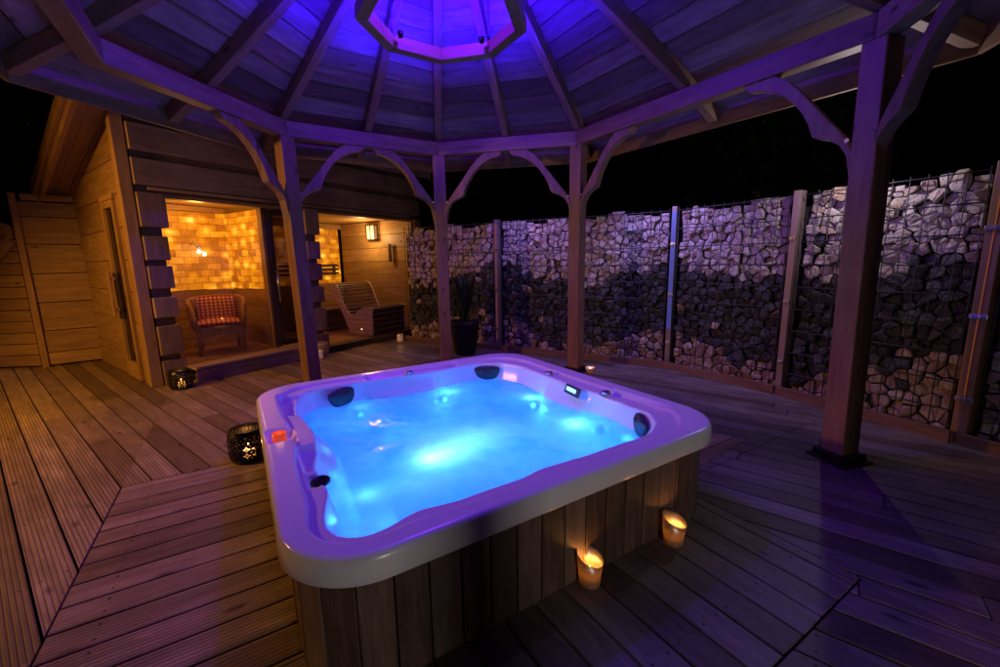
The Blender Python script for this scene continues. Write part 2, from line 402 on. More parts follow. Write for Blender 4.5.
# ------------------------------------------------------------------ camera
PITCH, ROLL, F = R(9.8675), R(-.9217), 418.86
cp, sp_ = math.cos(PITCH), math.sin(PITCH)
fw = V3((0, cp, -sp_)); up0 = V3((0, sp_, cp)); rt0 = V3((1, 0, 0))
cr, sr = math.cos(ROLL), math.sin(ROLL)
rt = rt0 * cr + up0 * sr; upv = up0 * cr - rt0 * sr
cam = bpy.data.cameras.new('camera'); cam.sensor_width = 36; cam.lens = F / 1000 * 36
cam.clip_start = .05; cam.clip_end = 500
co = bpy.data.objects.new('camera', cam); col.objects.link(co)
mt = Matrix((rt, upv, -fw)).transposed().to_4x4(); mt.translation = (0, 0, 1.25)
co.matrix_world = mt; sc.camera = co

# ------------------------------------------------------------------ frames of reference
AL = 2.1266
Vd = V3((math.cos(AL), math.sin(AL), 0)); Ud = V3((math.sin(AL), -math.cos(AL), 0))
def T(u, v, z=0): return Ud * u + Vd * v + V3((0, 0, z))
A57 = R(57.3)
Cd = V3((math.cos(A57), math.sin(A57), 0)); Nd = V3((math.sin(A57), -math.cos(A57), 0))
O0 = V3((-3.66, 4.29, 0))
def CW(s, off, z=0): return O0 + Cd * s + Nd * off + V3((0, 0, z))
ZUP = V3((0, 0, 1))
def angd(a): return V3((math.cos(a), math.sin(a), 0))

# ------------------------------------------------------------------ ground and deck
g = MB(); g.face([0, 1, 2, 3], [(0, 0), (1, 0), (1, 1), (0, 1)]); g.v = [V3((-200, -200, -.9)), V3((200, -200, -.9)), V3((200, 200, -.9)), V3((-200, 200, -.9))]
tag(g.build('ground', M['soil']), 'dark bare soil around the timber deck', 'ground', kind='structure')

def clip(poly, n, d):
    """keep the side where p.n <= d"""
    res = []
    for i in range(len(poly)):
        a = poly[i]; b = poly[(i + 1) % len(poly)]
        da = a[0] * n[0] + a[1] * n[1] - d; db = b[0] * n[0] + b[1] * n[1] - d
        if da <= 0: res.append(a)
        if (da < 0 < db) or (db < 0 < da):
            t = da / (da - db); res.append((a[0] + (b[0] - a[0]) * t, a[1] + (b[1] - a[1]) * t))
    return res
W = [(-1.5, 6.78), (0, 5.92), (1.97, 4.77), (2.62, 3.75), (3.12, 2.67), (3.86, 1.07)]
def boards(mb, region, ang, z, w=.135, gap=.009, th=.028, seed=1, butt=True):
    d = (math.cos(ang), math.sin(ang)); n = (-d[1], d[0])
    vs = [p[0] * n[0] + p[1] * n[1] for p in region]; us = [p[0] * d[0] + p[1] * d[1] for p in region]
    for k in range(math.floor(min(vs) / w), math.ceil(max(vs) / w)):
        rr = random.Random(k * 131 + seed)
        cuts = [-99]
        if butt:
            x = -12 + rr.random() * 4
            while x < 12: cuts.append(x); x += 4.0
        cuts.append(99)
        for c0, c1 in zip(cuts, cuts[1:]):
            r_ = rr.random()
            a = (c0 + .002, k * w + gap / 2); b_ = (c1 - .002, (k + 1) * w - gap / 2)
            poly = [(a[0], a[1]), (b_[0], a[1]), (b_[0], b_[1]), (a[0], b_[1])]
            poly = [(p[0] * d[0] + p[1] * n[0], p[0] * d[1] + p[1] * n[1]) for p in poly]
            for i in range(len(region)):
                p0 = region[i]; p1 = region[(i + 1) % len(region)]
                e = (p1[0] - p0[0], p1[1] - p0[1]); nn = (e[1], -e[0])
                poly = clip(poly, nn, p0[0] * nn[0] + p0[1] * nn[1])
                if len(poly) < 3: break
            if len(poly) < 3: continue
            q = [(p[0] * d[0] + p[1] * d[1], p[0] * n[0] + p[1] * n[1] - k * w) for p in poly]
            dz = (rr.random() - .5) * .003
            mb.prism(q, V3((n[0] * k * w, n[1] * k * w, z - th + dz)), V3((d[0], d[1], 0)), V3((n[0], n[1], 0)), ZUP, th, rnd=r_)
def UVp(pts): return [tuple(T(u, v)[:2]) for u, v in pts]
def lim(poly):
    for i in range(len(W) - 1):
        e = (W[i + 1][0] - W[i][0], W[i + 1][1] - W[i][1]); nn = (-e[1], e[0])
        L = math.hypot(*nn); nn = (nn[0] / L, nn[1] / L)
        poly = clip(poly, nn, W[i][0] * nn[0] + W[i][1] * nn[1] + .0)
    for nn, d in (((-1, 0), 8.5), ((1, 0), 6), ((0, -1), 3), ((0, 1), 9)): poly = clip(poly, nn, d)
    return poly
GA = R(-38)
mb = MB()
boards(mb, lim(UVp([(-14, -9), (-.69, -9), (-.69, 14), (-14, 14)])), GA, 0)
boards(mb, lim(UVp([(-.69, 3.05), (1.80, 3.05), (1.80, 12), (-.69, 12)])), GA, 0)
tag(mb.build('deck', M['deck'], bevel=.003, seg=1), 'grooved brown deck boards running from the cabin to the hot tub', 'deck', kind='structure')
mb = MB()
boards(mb, lim(UVp([(1.955, -9), (14, -9), (14, 1.325), (1.955, 1.325)])), GA, 0, seed=5)
boards(mb, lim(UVp([(1.80, 1.325), (14, 1.325), (14, 12), (1.80, 12)])), GA, 0, seed=5)
boards(mb, lim(UVp([(-.69, -9), (1.955, -9), (1.955, .49), (-.69, .49)])), GA, 0, seed=5)
tag(mb.build('deck', M['deck2'], bevel=.003, seg=1), 'smooth weathered deck boards between hot tub and stone wall', 'deck', kind='structure')
mb = MB()
boards(mb, UVp([(-.683, .497), (.065, .497), (.065, 1.325), (-.683, 1.325)]), AL - math.pi / 2, 0, butt=False)
boards(mb, UVp([(-.683, 1.325), (.24, 1.325), (.24, 3.045), (-.683, 3.045)]), AL - math.pi / 2, 0, butt=False)
boards(mb, UVp([(1.96, 1.36), (2.86, 1.42), (2.79, 1.63), (1.96, 1.93)]), AL - math.pi / 2, .006, butt=False)
tag(mb.build('platform', M['deck'], bevel=.003, seg=1), 'grooved platform boards left of the hot tub', 'deck', kind='structure')
mb = MB()
boards(mb, UVp([(.07, .497), (1.95, .497), (1.95, 1.32), (.07, 1.32)]), AL, 0, butt=False, seed=9)
tag(mb.build('platform', M['deck2'], bevel=.003, seg=1), 'smooth platform boards in front of the hot tub', 'deck', kind='structure')
# dark sheet added under the deck so that the gaps read dark
mb = MB()
for p in ([(-14, -9), (.03, -9), (.03, 14), (-14, 14)], [(1.96, -9), (14, -9), (14, 12), (1.96, 12)], [(.03, 3.0), (1.96, 3.0), (1.96, 12), (.03, 12)], [(.03, -9), (1.96, -9), (1.96, 1.09), (.03, 1.09)]):
    poly = lim(UVp(p)); mb.prism(poly, V3((0, 0, -.12)), V3((1, 0, 0)), V3((0, 1, 0)), ZUP, .06, rnd=.5)
tag(mb.build('gap_sheet', M['gap_dark']), 'added dark sheet that shades the gaps between the deck boards', 'deck', kind='structure')

# ------------------------------------------------------------------ gazebo
PW = [(-2.325, 2.654), (-1.95, 4.20), (-.66, 4.98), (.85, 4.63), (2.10, 2.44), (1.788, 1.04), (.47, .22), (-1.035, .576)]
PT = [(-2.325, 2.654), (-1.985, 4.16), (-.66, 4.98), (.85, 4.63), (2.135, 2.54), (1.788, 1.04), (.47, .22), (-1.035, .576)]
AP = V3((-.33, 2.98, 3.76)); RZ = 2.735; HB = 2.41; BD = .14
gz = thing('gazebo', 'octagonal pine gazebo with curved braces over the hot tub', 'gazebo', (0, 2.6, 0))
cen = V3((-.1, 2.6, 0))
def postdir(i):
    a = V3((*PT[i - 1], 0)); b_ = V3((*PT[(i + 1) % 8], 0)); t = (b_ - a).normalized()
    return t
for i in (1, 2, 3, 4, 5, 6):
    mb = MB(); t = postdir(i); nn = t.cross(ZUP)
    A = V3((*PW[i], 0)); B = V3((*PT[i], HB + .005))
    if i in (1, 2, 3, 4):
        mb.box((A + B) / 2, (.135, .135, HB), t, nn, (B - A))
    else: mb.box((B + V3((*PT[i], 0))) / 2, (.135, .135, HB), t, nn, ZUP)
    po = mb.build('post', M['post'], gz, bevel=.008)
    mb = MB(); mb.box(A + V3((0, 0, .03)), (.19, .19, .05), t, nn, ZUP); mb.box(A + V3((.0, .0, .002)), (.24, .24, .02), t, nn, ZUP)
    mb.build('post_shoe', M['black'], po, bevel=.004)
for i in range(8):
    a = V3((*PT[i], 0)); b_ = V3((*PT[(i + 1) % 8], 0)); d = (b_ - a).normalized(); nn = d.cross(ZUP)
    mb = MB(); w = .055; e = .055 * math.tan(R(22.5))
    L = (b_ - a).length
    poly = [(e, -w), (L - e, -w), (L + e, w), (-e, w)]
    inward = -1 if (cen - a).dot(nn) > 0 else 1
    mb.prism([(x, y * inward) for x, y in poly], a + V3((0, 0, HB)), d, nn, ZUP, BD)
    mb.build('beam', M['pine'], gz, bevel=.006)
# curved braces
low = [(.06, -.78), (.075, -.70), (.10, -.58), (.14, -.515), (.20, -.475), (.255, -.455), (.285, -.44), (.295, -.415), (.315, -.36), (.35, -.29), (.41, -.205), (.48, -.14), (.55, -.095), (.62, -.065), (.70, -.05), (.74, 0)]
upr = [(.54, 0), (.46, -.055), (.38, -.14), (.28, -.27), (.20, -.37), (.13, -.455), (.06, -.58)]
for i in (1, 2, 3, 4, 5, 6):
    for j in (-1, 1):
        k = (i + j) % 8
        a = V3((*PT[i], 0)); b_ = V3((*PT[k], 0)); d = (b_ - a).normalized(); nn = d.cross(ZUP)
        mb = MB(); mb.prism(low + upr, a + V3((0, 0, HB)) - nn * .037, d, ZUP, nn, .074, grain=1)
        br_ = mb.build('brace', M['pine'], gz, bevel=.004)
        mb = MB(); side_ = 1 if (cen - a).dot(nn) > 0 else -1
        q0 = a + d * .10 + V3((0, 0, HB - .50)) + nn * side_ * .036
        mb.tube([q0, q0 + nn * side_ * .010], .013, 6); mb.build('bolt', M['chrome'], br_)
# rafters: hips at the corners, commons at the mid points
def Ecorner(i, k=.42):
    p = V3((*PT[i], 0)); o = (p - V3((cen.x, cen.y, 0))).normalized(); extra = 1.25 if i in (0, 4) else 1
    return p + o * k * extra
ZE = 2.36
ringr = .50
fard = (V3((*PT[2], 0)) - V3((AP.x, AP.y, 0))).normalized()
for i in range(16):
    if i % 2 == 0:
        p = V3((*PT[i // 2], 0)); e = Ecorner(i // 2)
    else:
        j = i // 2; p = (V3((*PT[j], 0)) + V3((*PT[(j + 1) % 8], 0))) / 2; e = (Ecorner(j) + Ecorner((j + 1) % 8)) / 2
    pz = HB + BD + .055
    ap = V3((AP.x, AP.y, 0)); dr = (ap - p).normalized()
    mb = MB()
    mb.bar(p + V3((0, 0, pz)) , ap - dr * .05 + V3((0, 0, AP.z + .02)), .072, .11)
    o1 = mb.build('rafter', M['pine'], gz, bevel=.004)
    mb = MB()
    hd = (e - p).normalized(); slope = (AP.z - pz) / (ap - p).length
    mb.bar(p + V3((0, 0, pz)) - hd * .0, e + V3((0, 0, ZE + .045)) - hd * .02, .072, .10)
    mb.build('rafter_tail', M['pine'], gz, bevel=.004)
# roof boards (inner cone and eaves)
for i in range(8):
    j = (i + 1) % 8
    p0 = V3((*PT[i], HB + BD + .115)); p1 = V3((*PT[j], HB + BD + .115)); top = AP + V3((0, 0, .09))
    e0 = Ecorner(i) + V3((0, 0, ZE + .10)); e1 = Ecorner(j) + V3((0, 0, ZE + .10))
    mb = MB()
    def sheet(a0, a1, b0, b1, n, lap):
        for k in range(n):
            t0 = k / n; t1 = (k + 1) / n
            x0 = a0.lerp(b0, t0); x1 = a1.lerp(b1, t0); y0 = a0.lerp(b0, t1); y1 = a1.lerp(b1, t1)
            nn = (x1 - x0).cross(y0 - x0)
            if nn.length < 1e-6: continue
            nn.normalize()
            if nn.z < 0: nn = -nn
            lift = nn * lap
            rr = random.random(); gap = .055
            y0 = y0.lerp(x0, gap); y1 = y1.lerp(x1, gap)
            bidx = len(mb.v)
            th = nn * .018
            for q in (x0, x1, y1 + lift, y0 + lift): mb.v.append(q)
            for q in (x0, x1, y1 + lift, y0 + lift): mb.v.append(q + th)
            wdt = (y0 - x0).length; ln = (x1 - x0).length; off = rr * 13.7; ins = (ln - (y1 - y0).length) / 2
            u4 = [(off, 0), (off + ln, 0), (off + ln - ins, wdt), (off + ins, wdt)]
            for q, uu in (((0, 3, 2, 1), (0, 3, 2, 1)), ((4, 5, 6, 7), (0, 1, 2, 3)), ((0, 1, 5, 4), (0, 1, 1, 0)), ((2, 3, 7, 6), (2, 3, 3, 2)), ((1, 2, 6, 5), (1, 2, 2, 1)), ((3, 0, 4, 7), (3, 0, 0, 3))):
                mb.face([bidx + x for x in q], [u4[x] for x in uu], rr)
    L = ((p0 + p1) / 2 - top).length
    sheet(p0, p1, top, top, max(6, round(L / .165)), .012)
    sheet(e0, e1, p0, p1, 3, .008)
    mb.build('roof_boards', M['ceil'], gz)
    mb = MB()
    q0 = p0 + V3((0, 0, .05)); q1 = p1 + V3((0, 0, .05)); f0 = e0 + V3((0, 0, .05)); f1 = e1 + V3((0, 0, .05)); tt = top + V3((0, 0, .05))
    b0 = len(mb.v); mb.v += [q0, q1, tt, f0, f1]
    mb.face([0, 1, 2], [(0, 0), (1, 0), (.5, 1)]); mb.face([3, 4, 1, 0], [(0, 0), (1, 0), (1, 1), (0, 1)])
    mb.build('roof_covering', M['felt'], gz)
    mb = MB(); d = (e1 - e0).normalized(); nn = d.cross(ZUP)
    a = V3((e0.x, e0.y, ZE - .035)); b_ = V3((e1.x, e1.y, ZE - .035))
    mb.bar(a + V3((0, 0, .075)), b_ + V3((0, 0, .075)), .024, .15)
    mb.build('fascia', M['pine'], gz, bevel=.004)
# lantern ring at the top
mb = MB(); rc = V3((AP.x, AP.y, 0)); a0 = math.atan2(fard.y, fard.x)
for k in range(8):
    t0 = a0 + k * math.pi / 4; t1 = t0 + math.pi / 4
    ro, ri = ringr + .045, ringr - .035
    poly = [(ro * math.cos(t0), ro * math.sin(t0)), (ro * math.cos(t1), ro * math.sin(t1)), (ri * math.cos(t1), ri * math.sin(t1)), (ri * math.cos(t0), ri * math.sin(t0))]
    mid = (t0 + t1) / 2; ex = angd(mid + math.pi / 2); ey = angd(mid)
    q = [(V3((x, y, 0)).dot(ex), V3((x, y, 0)).dot(ey)) for x, y in poly]
    mb.prism(q, rc + V3((0, 0, RZ)), ex, ey, ZUP, .085)
rgb = mb.build('ring_beam', M['pine'], gz, bevel=.004)
UPL = []
for k in range(4):
    q = rc + angd(a0 + k * math.pi / 2 + math.pi / 4) * (ringr * .97)
    mb = MB(); mb.tube([q + V3((0, 0, RZ + .08)), q + V3((0, 0, AP.z - .24))], .005, 8); mb.build('hanger', M['black'], gz)
    q = rc + angd(a0 + k * math.pi / 2 + math.pi / 4) * (ringr * .80); UPL.append(q)
    mb = MB(); mb.lathe([(.001, 0), (.016, 0), (.022, .035), (.018, .035), (.014, .012), (.001, .012)], 14, q + V3((0, 0, RZ + .05))); ul_ = mb.build('uplighter', M['black'], rgb)
    mb = MB(); mb.lathe([(.001, 0), (.017, 0), (.001, .006)], 14, q + V3((0, 0, RZ + .080))); mb.build('lens', M['uplens'], ul_)

# ------------------------------------------------------------------ hot tub
tub = thing('hot_tub', 'square hot tub with pale acrylic rim, dark plank skirt and glowing blue water', 'hot tub', tuple(T(1.0, 2.04)))
UC, VC = 1.01, 2.045; HU, HV, CR_ = .99, .995, .26
def outer_r(th):
    c, s_ = abs(math.cos(th)), abs(math.sin(th))
    lo, hi = 0, 2.0
    for _ in range(40):
        m_ = (lo + hi) / 2; x, y = m_ * c, m_ * s_
        qx, qy = x - (HU - CR_), y - (HV - CR_)
        d = math.hypot(max(qx, 0), max(qy, 0)) + min(max(qx, qy), 0) - CR_
        if d > 0: hi = m_
        else: lo = m_
    return lo
inner_pts = [(.193, 1.644), (.206, 1.50), (.175, 1.40), (.155, 1.31), (.178, 1.225), (.243, 1.18), (.318, 1.180), (.377, 1.205), (.424, 1.225), (.469, 1.215), (.566, 1.20), (.692, 1.205), (.822, 1.20), (.931, 1.222), (1.178, 1.205), (1.327, 1.205), (1.463, 1.20), (1.56, 1.205), (1.68, 1.27), (1.765, 1.38), (1.80, 1.60), (1.777, 1.777), (1.765, 2.0), (1.772, 2.308), (1.785, 2.58), (1.72, 2.76), (1.55, 2.84), (1.41, 2.855), (1.249, 2.83), (1.0, 2.84), (.766, 2.85), (.608, 2.865), (.361, 2.85), (.25, 2.77), (.215, 2.60), (.206, 2.448), (.23, 2.288), (.245, 2.098), (.234, 1.942), (.20, 1.80)]
def inner_r(th):
    dx, dy = math.cos(th), math.sin(th); best = None
    n = len(inner_pts)
    for i in range(n):
        x0, y0 = inner_pts[i][0] - UC, inner_pts[i][1] - VC; x1, y1 = inner_pts[(i + 1) % n][0] - UC, inner_pts[(i + 1) % n][1] - VC
        ex, ey = x1 - x0, y1 - y0; den = dx * ey - dy * ex
        if abs(den) < 1e-9: continue
        t = (x0 * ey - y0 * ex) / den; s_ = (x0 * dy - y0 * dx) / den
        if t > 0 and -1e-6 <= s_ <= 1 + 1e-6: best = t if best is None else max(best, t)
    return best or .78
NT = 400
ths = [2 * math.pi * k / NT for k in range(NT)]
ro_ = [outer_r(t) for t in ths]; ri_ = [inner_r(t) for t in ths]
for _ in range(3): ri_ = [(ri_[k - 1] + 2 * ri_[k] + ri_[(k + 1) % NT]) / 4 for k in range(NT)]
ZT, ZB = .465, .375
def ss(a, b, x):
    t = max(0, min(1, (x - a) / (b - a))); return t * t * (3 - 2 * t)
def boxf(u, v, u0, u1, v0, v1, e=.012):
    return ss(u0 - e, u0 + e, u) * (1 - ss(u1 - e, u1 + e, u)) * ss(v0 - e, v0 + e, v) * (1 - ss(v1 - e, v1 + e, v))
def relief(u, v, f):
    h = 0
    h -= .016 * ss(.52, .56, f)                       # inner ledge a step lower
    h -= .045 * boxf(u, v, .045, .15, 2.05, 2.20)                # recess that holds the red glass
    h -= .030 * boxf(u, v, .150, .40, 1.70, 1.96, .008)                # shallow tray
    h -= .040 * boxf(u, v, .150, .40, 1.57, 1.66)                # cup holder notch
    h -= .026 * boxf(u, v, .135, .40, 2.42, 2.80, .008)
    h -= .014 * boxf(u, v, 1.79, 1.90, 1.35, 1.75)
    h -= .012 * boxf(u, v, .7, 1.4, 2.87, 2.95)
    return h
def ringpts(fr, fz):
    out_ = []
    for k, t in enumerate(ths):
        r_ = fr(k); u = UC + r_ * math.cos(t); v = VC + r_ * math.sin(t)
        out_.append(T(u, v, fz(k, u, v)))
    return out_
mb = MB(); rg = []
rg.append(ringpts(lambda k: ro_[k] - .06, lambda k, u, v: ZB + .01))
rg.append(ringpts(lambda k: ro_[k] - .008, lambda k, u, v: ZB))
rg.append(ringpts(lambda k: ro_[k], lambda k, u, v: ZB + .008))
rg.append(ringpts(lambda k: ro_[k] - .003, lambda k, u, v: ZT - .022))
rg.append(ringpts(lambda k: ro_[k] - .008, lambda k, u, v: ZT - .009))
rg.append(ringpts(lambda k: ro_[k] - .016, lambda k, u, v: ZT - .002))
NR = 30
for q in range(NR + 1):
    f = q / NR
    rg.append(ringpts(lambda k: (ro_[k] - .028) * (1 - f) + (ri_[k] + .014) * f, lambda k, u, v: ZT + relief(u, v, f)))
def zin(k, u, v): return relief(u, v, 1)
rg.append(ringpts(lambda k: ri_[k] + .004, lambda k, u, v: ZT - .006 + zin(k, u, v)))
rg.append(ringpts(lambda k: ri_[k], lambda k, u, v: ZT - .018 + zin(k, u, v)))
def lobes(k): # moulded seat backs
    t = ths[k]; u = UC + ri_[k] * math.cos(t); v = VC + ri_[k] * math.sin(t)
    return .006 * math.cos(3 * t) - .045 * (boxf(u, v, .66, 1.17, 2.6, 3.0) + boxf(u, v, 1.6, 2.0, 1.80, 2.22) + boxf(u, v, 0, .5, 1.9, 2.4) + .6 * boxf(u, v, .75, 1.3, 1.0, 1.4))
rg.append(ringpts(lambda k: ri_[k] - .006, lambda k, u, v: min(.40, ZT - .03 + zin(k, u, v))))
rg.append(ringpts(lambda k: ri_[k] - .022 + .6 * lobes(k), lambda k, u, v: .355))
rg.append(ringpts(lambda k: ri_[k] - .045 + lobes(k), lambda k, u, v: .30))
rg.append(ringpts(lambda k: ri_[k] - .08 + lobes(k), lambda k, u, v: .15))
rg.append(ringpts(lambda k: ri_[k] - .11 + lobes(k), lambda k, u, v: .03))
rg.append(ringpts(lambda k: ri_[k] * .80, lambda k, u, v: -.01))
rg.append(ringpts(lambda k: ri_[k] * .58, lambda k, u, v: -.03))
rg.append(ringpts(lambda k: ri_[k] * .52, lambda k, u, v: -.10))
rg.append(ringpts(lambda k: ri_[k] * .46, lambda k, u, v: -.35))
rg.append(ringpts(lambda k: ri_[k] * .10, lambda k, u, v: -.38))
mb.rings(rg, True, False, True)
shell = mb.build('shell', M['acrylic'], tub)
def wallpt(u, v, z, inset=0):
    th = math.atan2(v - VC, u - UC) % (2 * math.pi); k = int(th / (2 * math.pi) * NT) % NT
    r_ = ri_[k] - inset
    return T(UC + r_ * math.cos(th), VC + r_ * math.sin(th), z), (Ud * math.cos(th) + Vd * math.sin(th))
# headrests
for u, v in ((.53, 2.86), (1.60, 2.84), (1.77, 1.42)):
    p, o = wallpt(u, v, .405, .012); s_ = o.cross(ZUP).normalized()
    mb = MB(); rg = []
    for q in range(9):
        ph = q / 8 * math.pi / 2
        sc_ = math.cos(ph); dp = math.sin(ph) * .032
        ring = []
        for x in range(28):
            a = 2 * math.pi * x / 28
            cx, cz = math.cos(a) * .135, math.sin(a)
            cz = cz * .022 if cz > 0 else cz * .115
            ring.append(V3((p.x, p.y, .408)) + s_ * cx * max(sc_, .02) - o * (dp - .012) + ZUP * (cz * max(sc_, .02)) + o * (cz * .12))
        rg.append(ring)
    mb.rings(rg, True, True, True)
    mb.build('headrest', M['pillow'], tub)
# skirt: planks follow the rounded outline of the tub
path = [T(UC + (ro_[k] - .045) * math.cos(ths[k]), VC + (ro_[k] - .045) * math.sin(ths[k])) for k in range(NT)]
cum = [0]
for k in range(NT): cum.append(cum[-1] + (path[(k + 1) % NT] - path[k]).length)
def pathat(d):
    d = d % cum[-1]
    for k in range(NT):
        if cum[k + 1] >= d: return path[k].lerp(path[(k + 1) % NT], (d - cum[k]) / max(1e-9, cum[k + 1] - cum[k]))
    return path[0]
NPK = 66
mb = MB()
for k in range(NPK):
    d0 = cum[-1] * k / NPK; d1 = cum[-1] * (k + 1) / NPK
    a = pathat(d0); b_ = pathat(d1); d = (b_ - a).normalized(); nn = d.cross(ZUP)
    if nn.dot(a - T(UC, VC)) < 0: nn = -nn
    mb.box((a + b_) / 2 + V3((0, 0, .155)) - nn * (.006 + random.random() * .004), (.46, (b_ - a).length - .006, .02), ZUP, d, nn)
mb.build('skirt', M['skirt'], tub, bevel=.003, seg=1)
mb = MB()
mb.rings([ringpts(lambda k: ro_[k] - .075, lambda k, u, v: -.25), ringpts(lambda k: ro_[k] - .075, lambda k, u, v: .385)])
mb.build('skirt_light_block', M['black'], tub)  # liner added to stop tub light leaking out between the planks
# water
mb = MB(); rg = []
ZW = .325
for q in range(26):
    f = 1 - q / 26
    rg.append(ringpts(lambda k: (ri_[k] - .030) * f + .004, lambda k, u, v: ZW + .006 * noise.noise(V3((u * 5, v * 5, 0))) + .003 * noise.noise(V3((u * 14, v * 14, 3)))))
mb.rings(rg, True, False, True)
mb.build('water', M['water'], tub)
# control panel
p, o = wallpt(1.765, 1.93, 0); s_ = o.cross(ZUP)
mb = MB(); mb.box(V3((p.x, p.y, .428)) - o * .035, (.16, .06, .012), s_, (ZUP + o * .35), (o - ZUP * .35), rnd=.5)
cpn = mb.build('control_panel', M['pillow'], tub, bevel=.006)
mb = MB(); mb.box(V3((p.x, p.y, .435)) - o * .044, (.10, .024, .006), s_, (ZUP + o * .35), (o - ZUP * .35), rnd=.5)
mb.build('display', M['panel'], cpn, bevel=.002)
for u, v in ((1.79, 2.26), (1.79, 1.72), (.97, 2.86)):
    mb = MB(); mb.lathe([(.030, 0), (.030, .010), (.024, .016), (.010, .018)], 16, T(u + .02, v, ZT - .012), cap1=True); mb.build('air_knob', M['chrome'], tub)
mb = MB(); mb.lathe([(.036, .0), (.036, .012), (.030, .016), (.026, .006)], 20, T(.19, 1.615, ZT - .036), cap1=True); mb.build('drain_cap', M['black'], tub)
lamps = [(1.21, 2.74), (1.70, 2.27), (1.66, 1.72), (.30, 1.60), (.60, 2.78)]
for u, v in lamps:
    th = math.atan2(v - VC, u - UC); p, o = wallpt(u, v, .25, .105)
    mb = MB(); s_ = o.cross(ZUP)
    for r0, dd in (((.026), 0),):
        ring0 = [p + s_ * math.cos(a) * .026 + ZUP * math.sin(a) * .026 for a in [2 * math.pi * x / 16 for x in range(16)]]
        ring1 = [q - o * .014 + (p - q) * .4 for q in ring0]
        mb.rings([ring0, ring1], True, True, True)
    mb.build('underwater_light', M['lens'], tub)

# ------------------------------------------------------------------ gabion wall
def cell_clip(poly, n, d): return clip(poly, n, d)
def stones(Ls, Hs, rs, size=.092):
    nx = max(1, round(Ls / size)); nz = round(Hs / (size * .92))
    pts = []
    for j in range(nz):
        for i in range(nx):
            pts.append([(i + .5 + (.5 if j % 2 else 0) * .6 + rs.uniform(-.38, .38)) * Ls / nx, (j + .5 + rs.uniform(-.36, .36)) * Hs / nz])
    extra = [[rs.uniform(0, Ls), rs.uniform(0, Hs)] for _ in range(int(len(pts) * .22))]
    pts += extra
    cells = []
    for a, (x, z) in enumerate(pts):
        x = min(max(x, .01), Ls - .01)
        topv = Hs + .03 * math.sin(x * 9) + rs.uniform(-.02, .02)
        poly = [(0.004, 0), (Ls - .004, 0), (Ls - .004, topv), (0.004, topv)]
        nb = sorted(((px - x) ** 2 + (pz - z) ** 2, px, pz) for b_, (px, pz) in enumerate(pts) if b_ != a and abs(px - x) < .45 and abs(pz - z) < .45)[:16]
        for d2, px, pz in nb:
            n = (px - x, pz - z); poly = clip(poly, n, (px * px + pz * pz - x * x - z * z) / 2)
            if len(poly) < 3: break
        if len(poly) < 3: continue
        ar = abs(sum(poly[i][0] * poly[(i + 1) % len(poly)][1] - poly[(i + 1) % len(poly)][0] * poly[i][1] for i in range(len(poly)))) / 2
        if ar < .0006: continue
        cells.append((x, z, poly, ar))
    return cells
def stone_mesh(mb, poly, P0, D, Nn, rs, m, rnd):
    n = len(poly)
    cx = sum(p[0] for p in poly) / n; cz = sum(p[1] for p in poly) / n
    # corner rounding, uneven
    q = []
    for i in range(n):
        a = poly[i]; b_ = poly[(i + 1) % n]
        t = rs.uniform(.03, .17); q.append((a[0] + (b_[0] - a[0]) * t, a[1] + (b_[1] - a[1]) * t))
        t = rs.uniform(.84, .97); q.append((a[0] + (b_[0] - a[0]) * t, a[1] + (b_[1] - a[1]) * t))
    n = len(q)
    rad = math.sqrt(max(1e-5, sum((p[0] - cx) ** 2 + (p[1] - cz) ** 2 for p in q) / n))
    sh = rs.uniform(.88, .99); base = rs.uniform(-.045, .018)
    tx, tz = rs.uniform(-.45, .45), rs.uniform(-.45, .45)
    rg = []
    jit = [rs.uniform(-.05, .05) for _ in range(n)]
    for sc_, dp in ((.55, -.85), (.93, -.45), (1.0, -.05), (.93, .22), (.72, .36), (.38, .40)):
        ring = []
        for i, (x, z) in enumerate(q):
            f = sh * sc_ * (1 + jit[i] * (1 if sc_ < 1 else 0) + (rs.uniform(-.05, .05) if sc_ < .9 else 0))
            lx, lz = (x - cx) * f, (z - cz) * f
            dep = base + dp * rad * .8 + (tx * lx + tz * lz) * (1 if dp > .1 else 0) + rs.uniform(-.004, .004)
            ring.append(P0 + D * (cx + lx) + ZUP * (cz + lz) + Nn * dep)
        rg.append(ring)
    mb.rings(rg, True, True, True, smooth=False, rnd=rnd, m=m)
hi = [[(-.2, .85), (.49, .89), (.94, 1.01), (1.65, 1.22), (1.96, 1.22), (2.33, 1.01), (3.11, .97), (3.56, 1.10), (4.01, 1.24)], [(0, 1.22), (.3, 1.16), (.63, 1.05), (1.21, 1.02)], [(0, 1.0), (.32, 1.01), (.64, 1.08), (.73, 1.14), (1.02, 1.22), (1.38, 1.42)], [(0, 1.4), (1.7, 1.55)]]
lo = [[(-.2, .22), (.23, .25), (1.26, .41), (1.8, .51), (2.15, .36), (2.52, .14), (3.05, .18), (3.59, .35), (4.0, .47)], [(0, .45), (.3, .36), (.7, .23), (1.21, .19)], [(0, .19), (.32, .21), (.62, .32), (.83, .47), (1.05, .59), (1.38, .62)], [(0, .62), (1.7, .5)]]
def interp(t, x):
    if x <= t[0][0]: return t[0][1]
    for a, b_ in zip(t, t[1:]):
        if x <= b_[0]: return a[1] + (b_[1] - a[1]) * (x - a[0]) / (b_[0] - a[0])
    return t[-1][1]
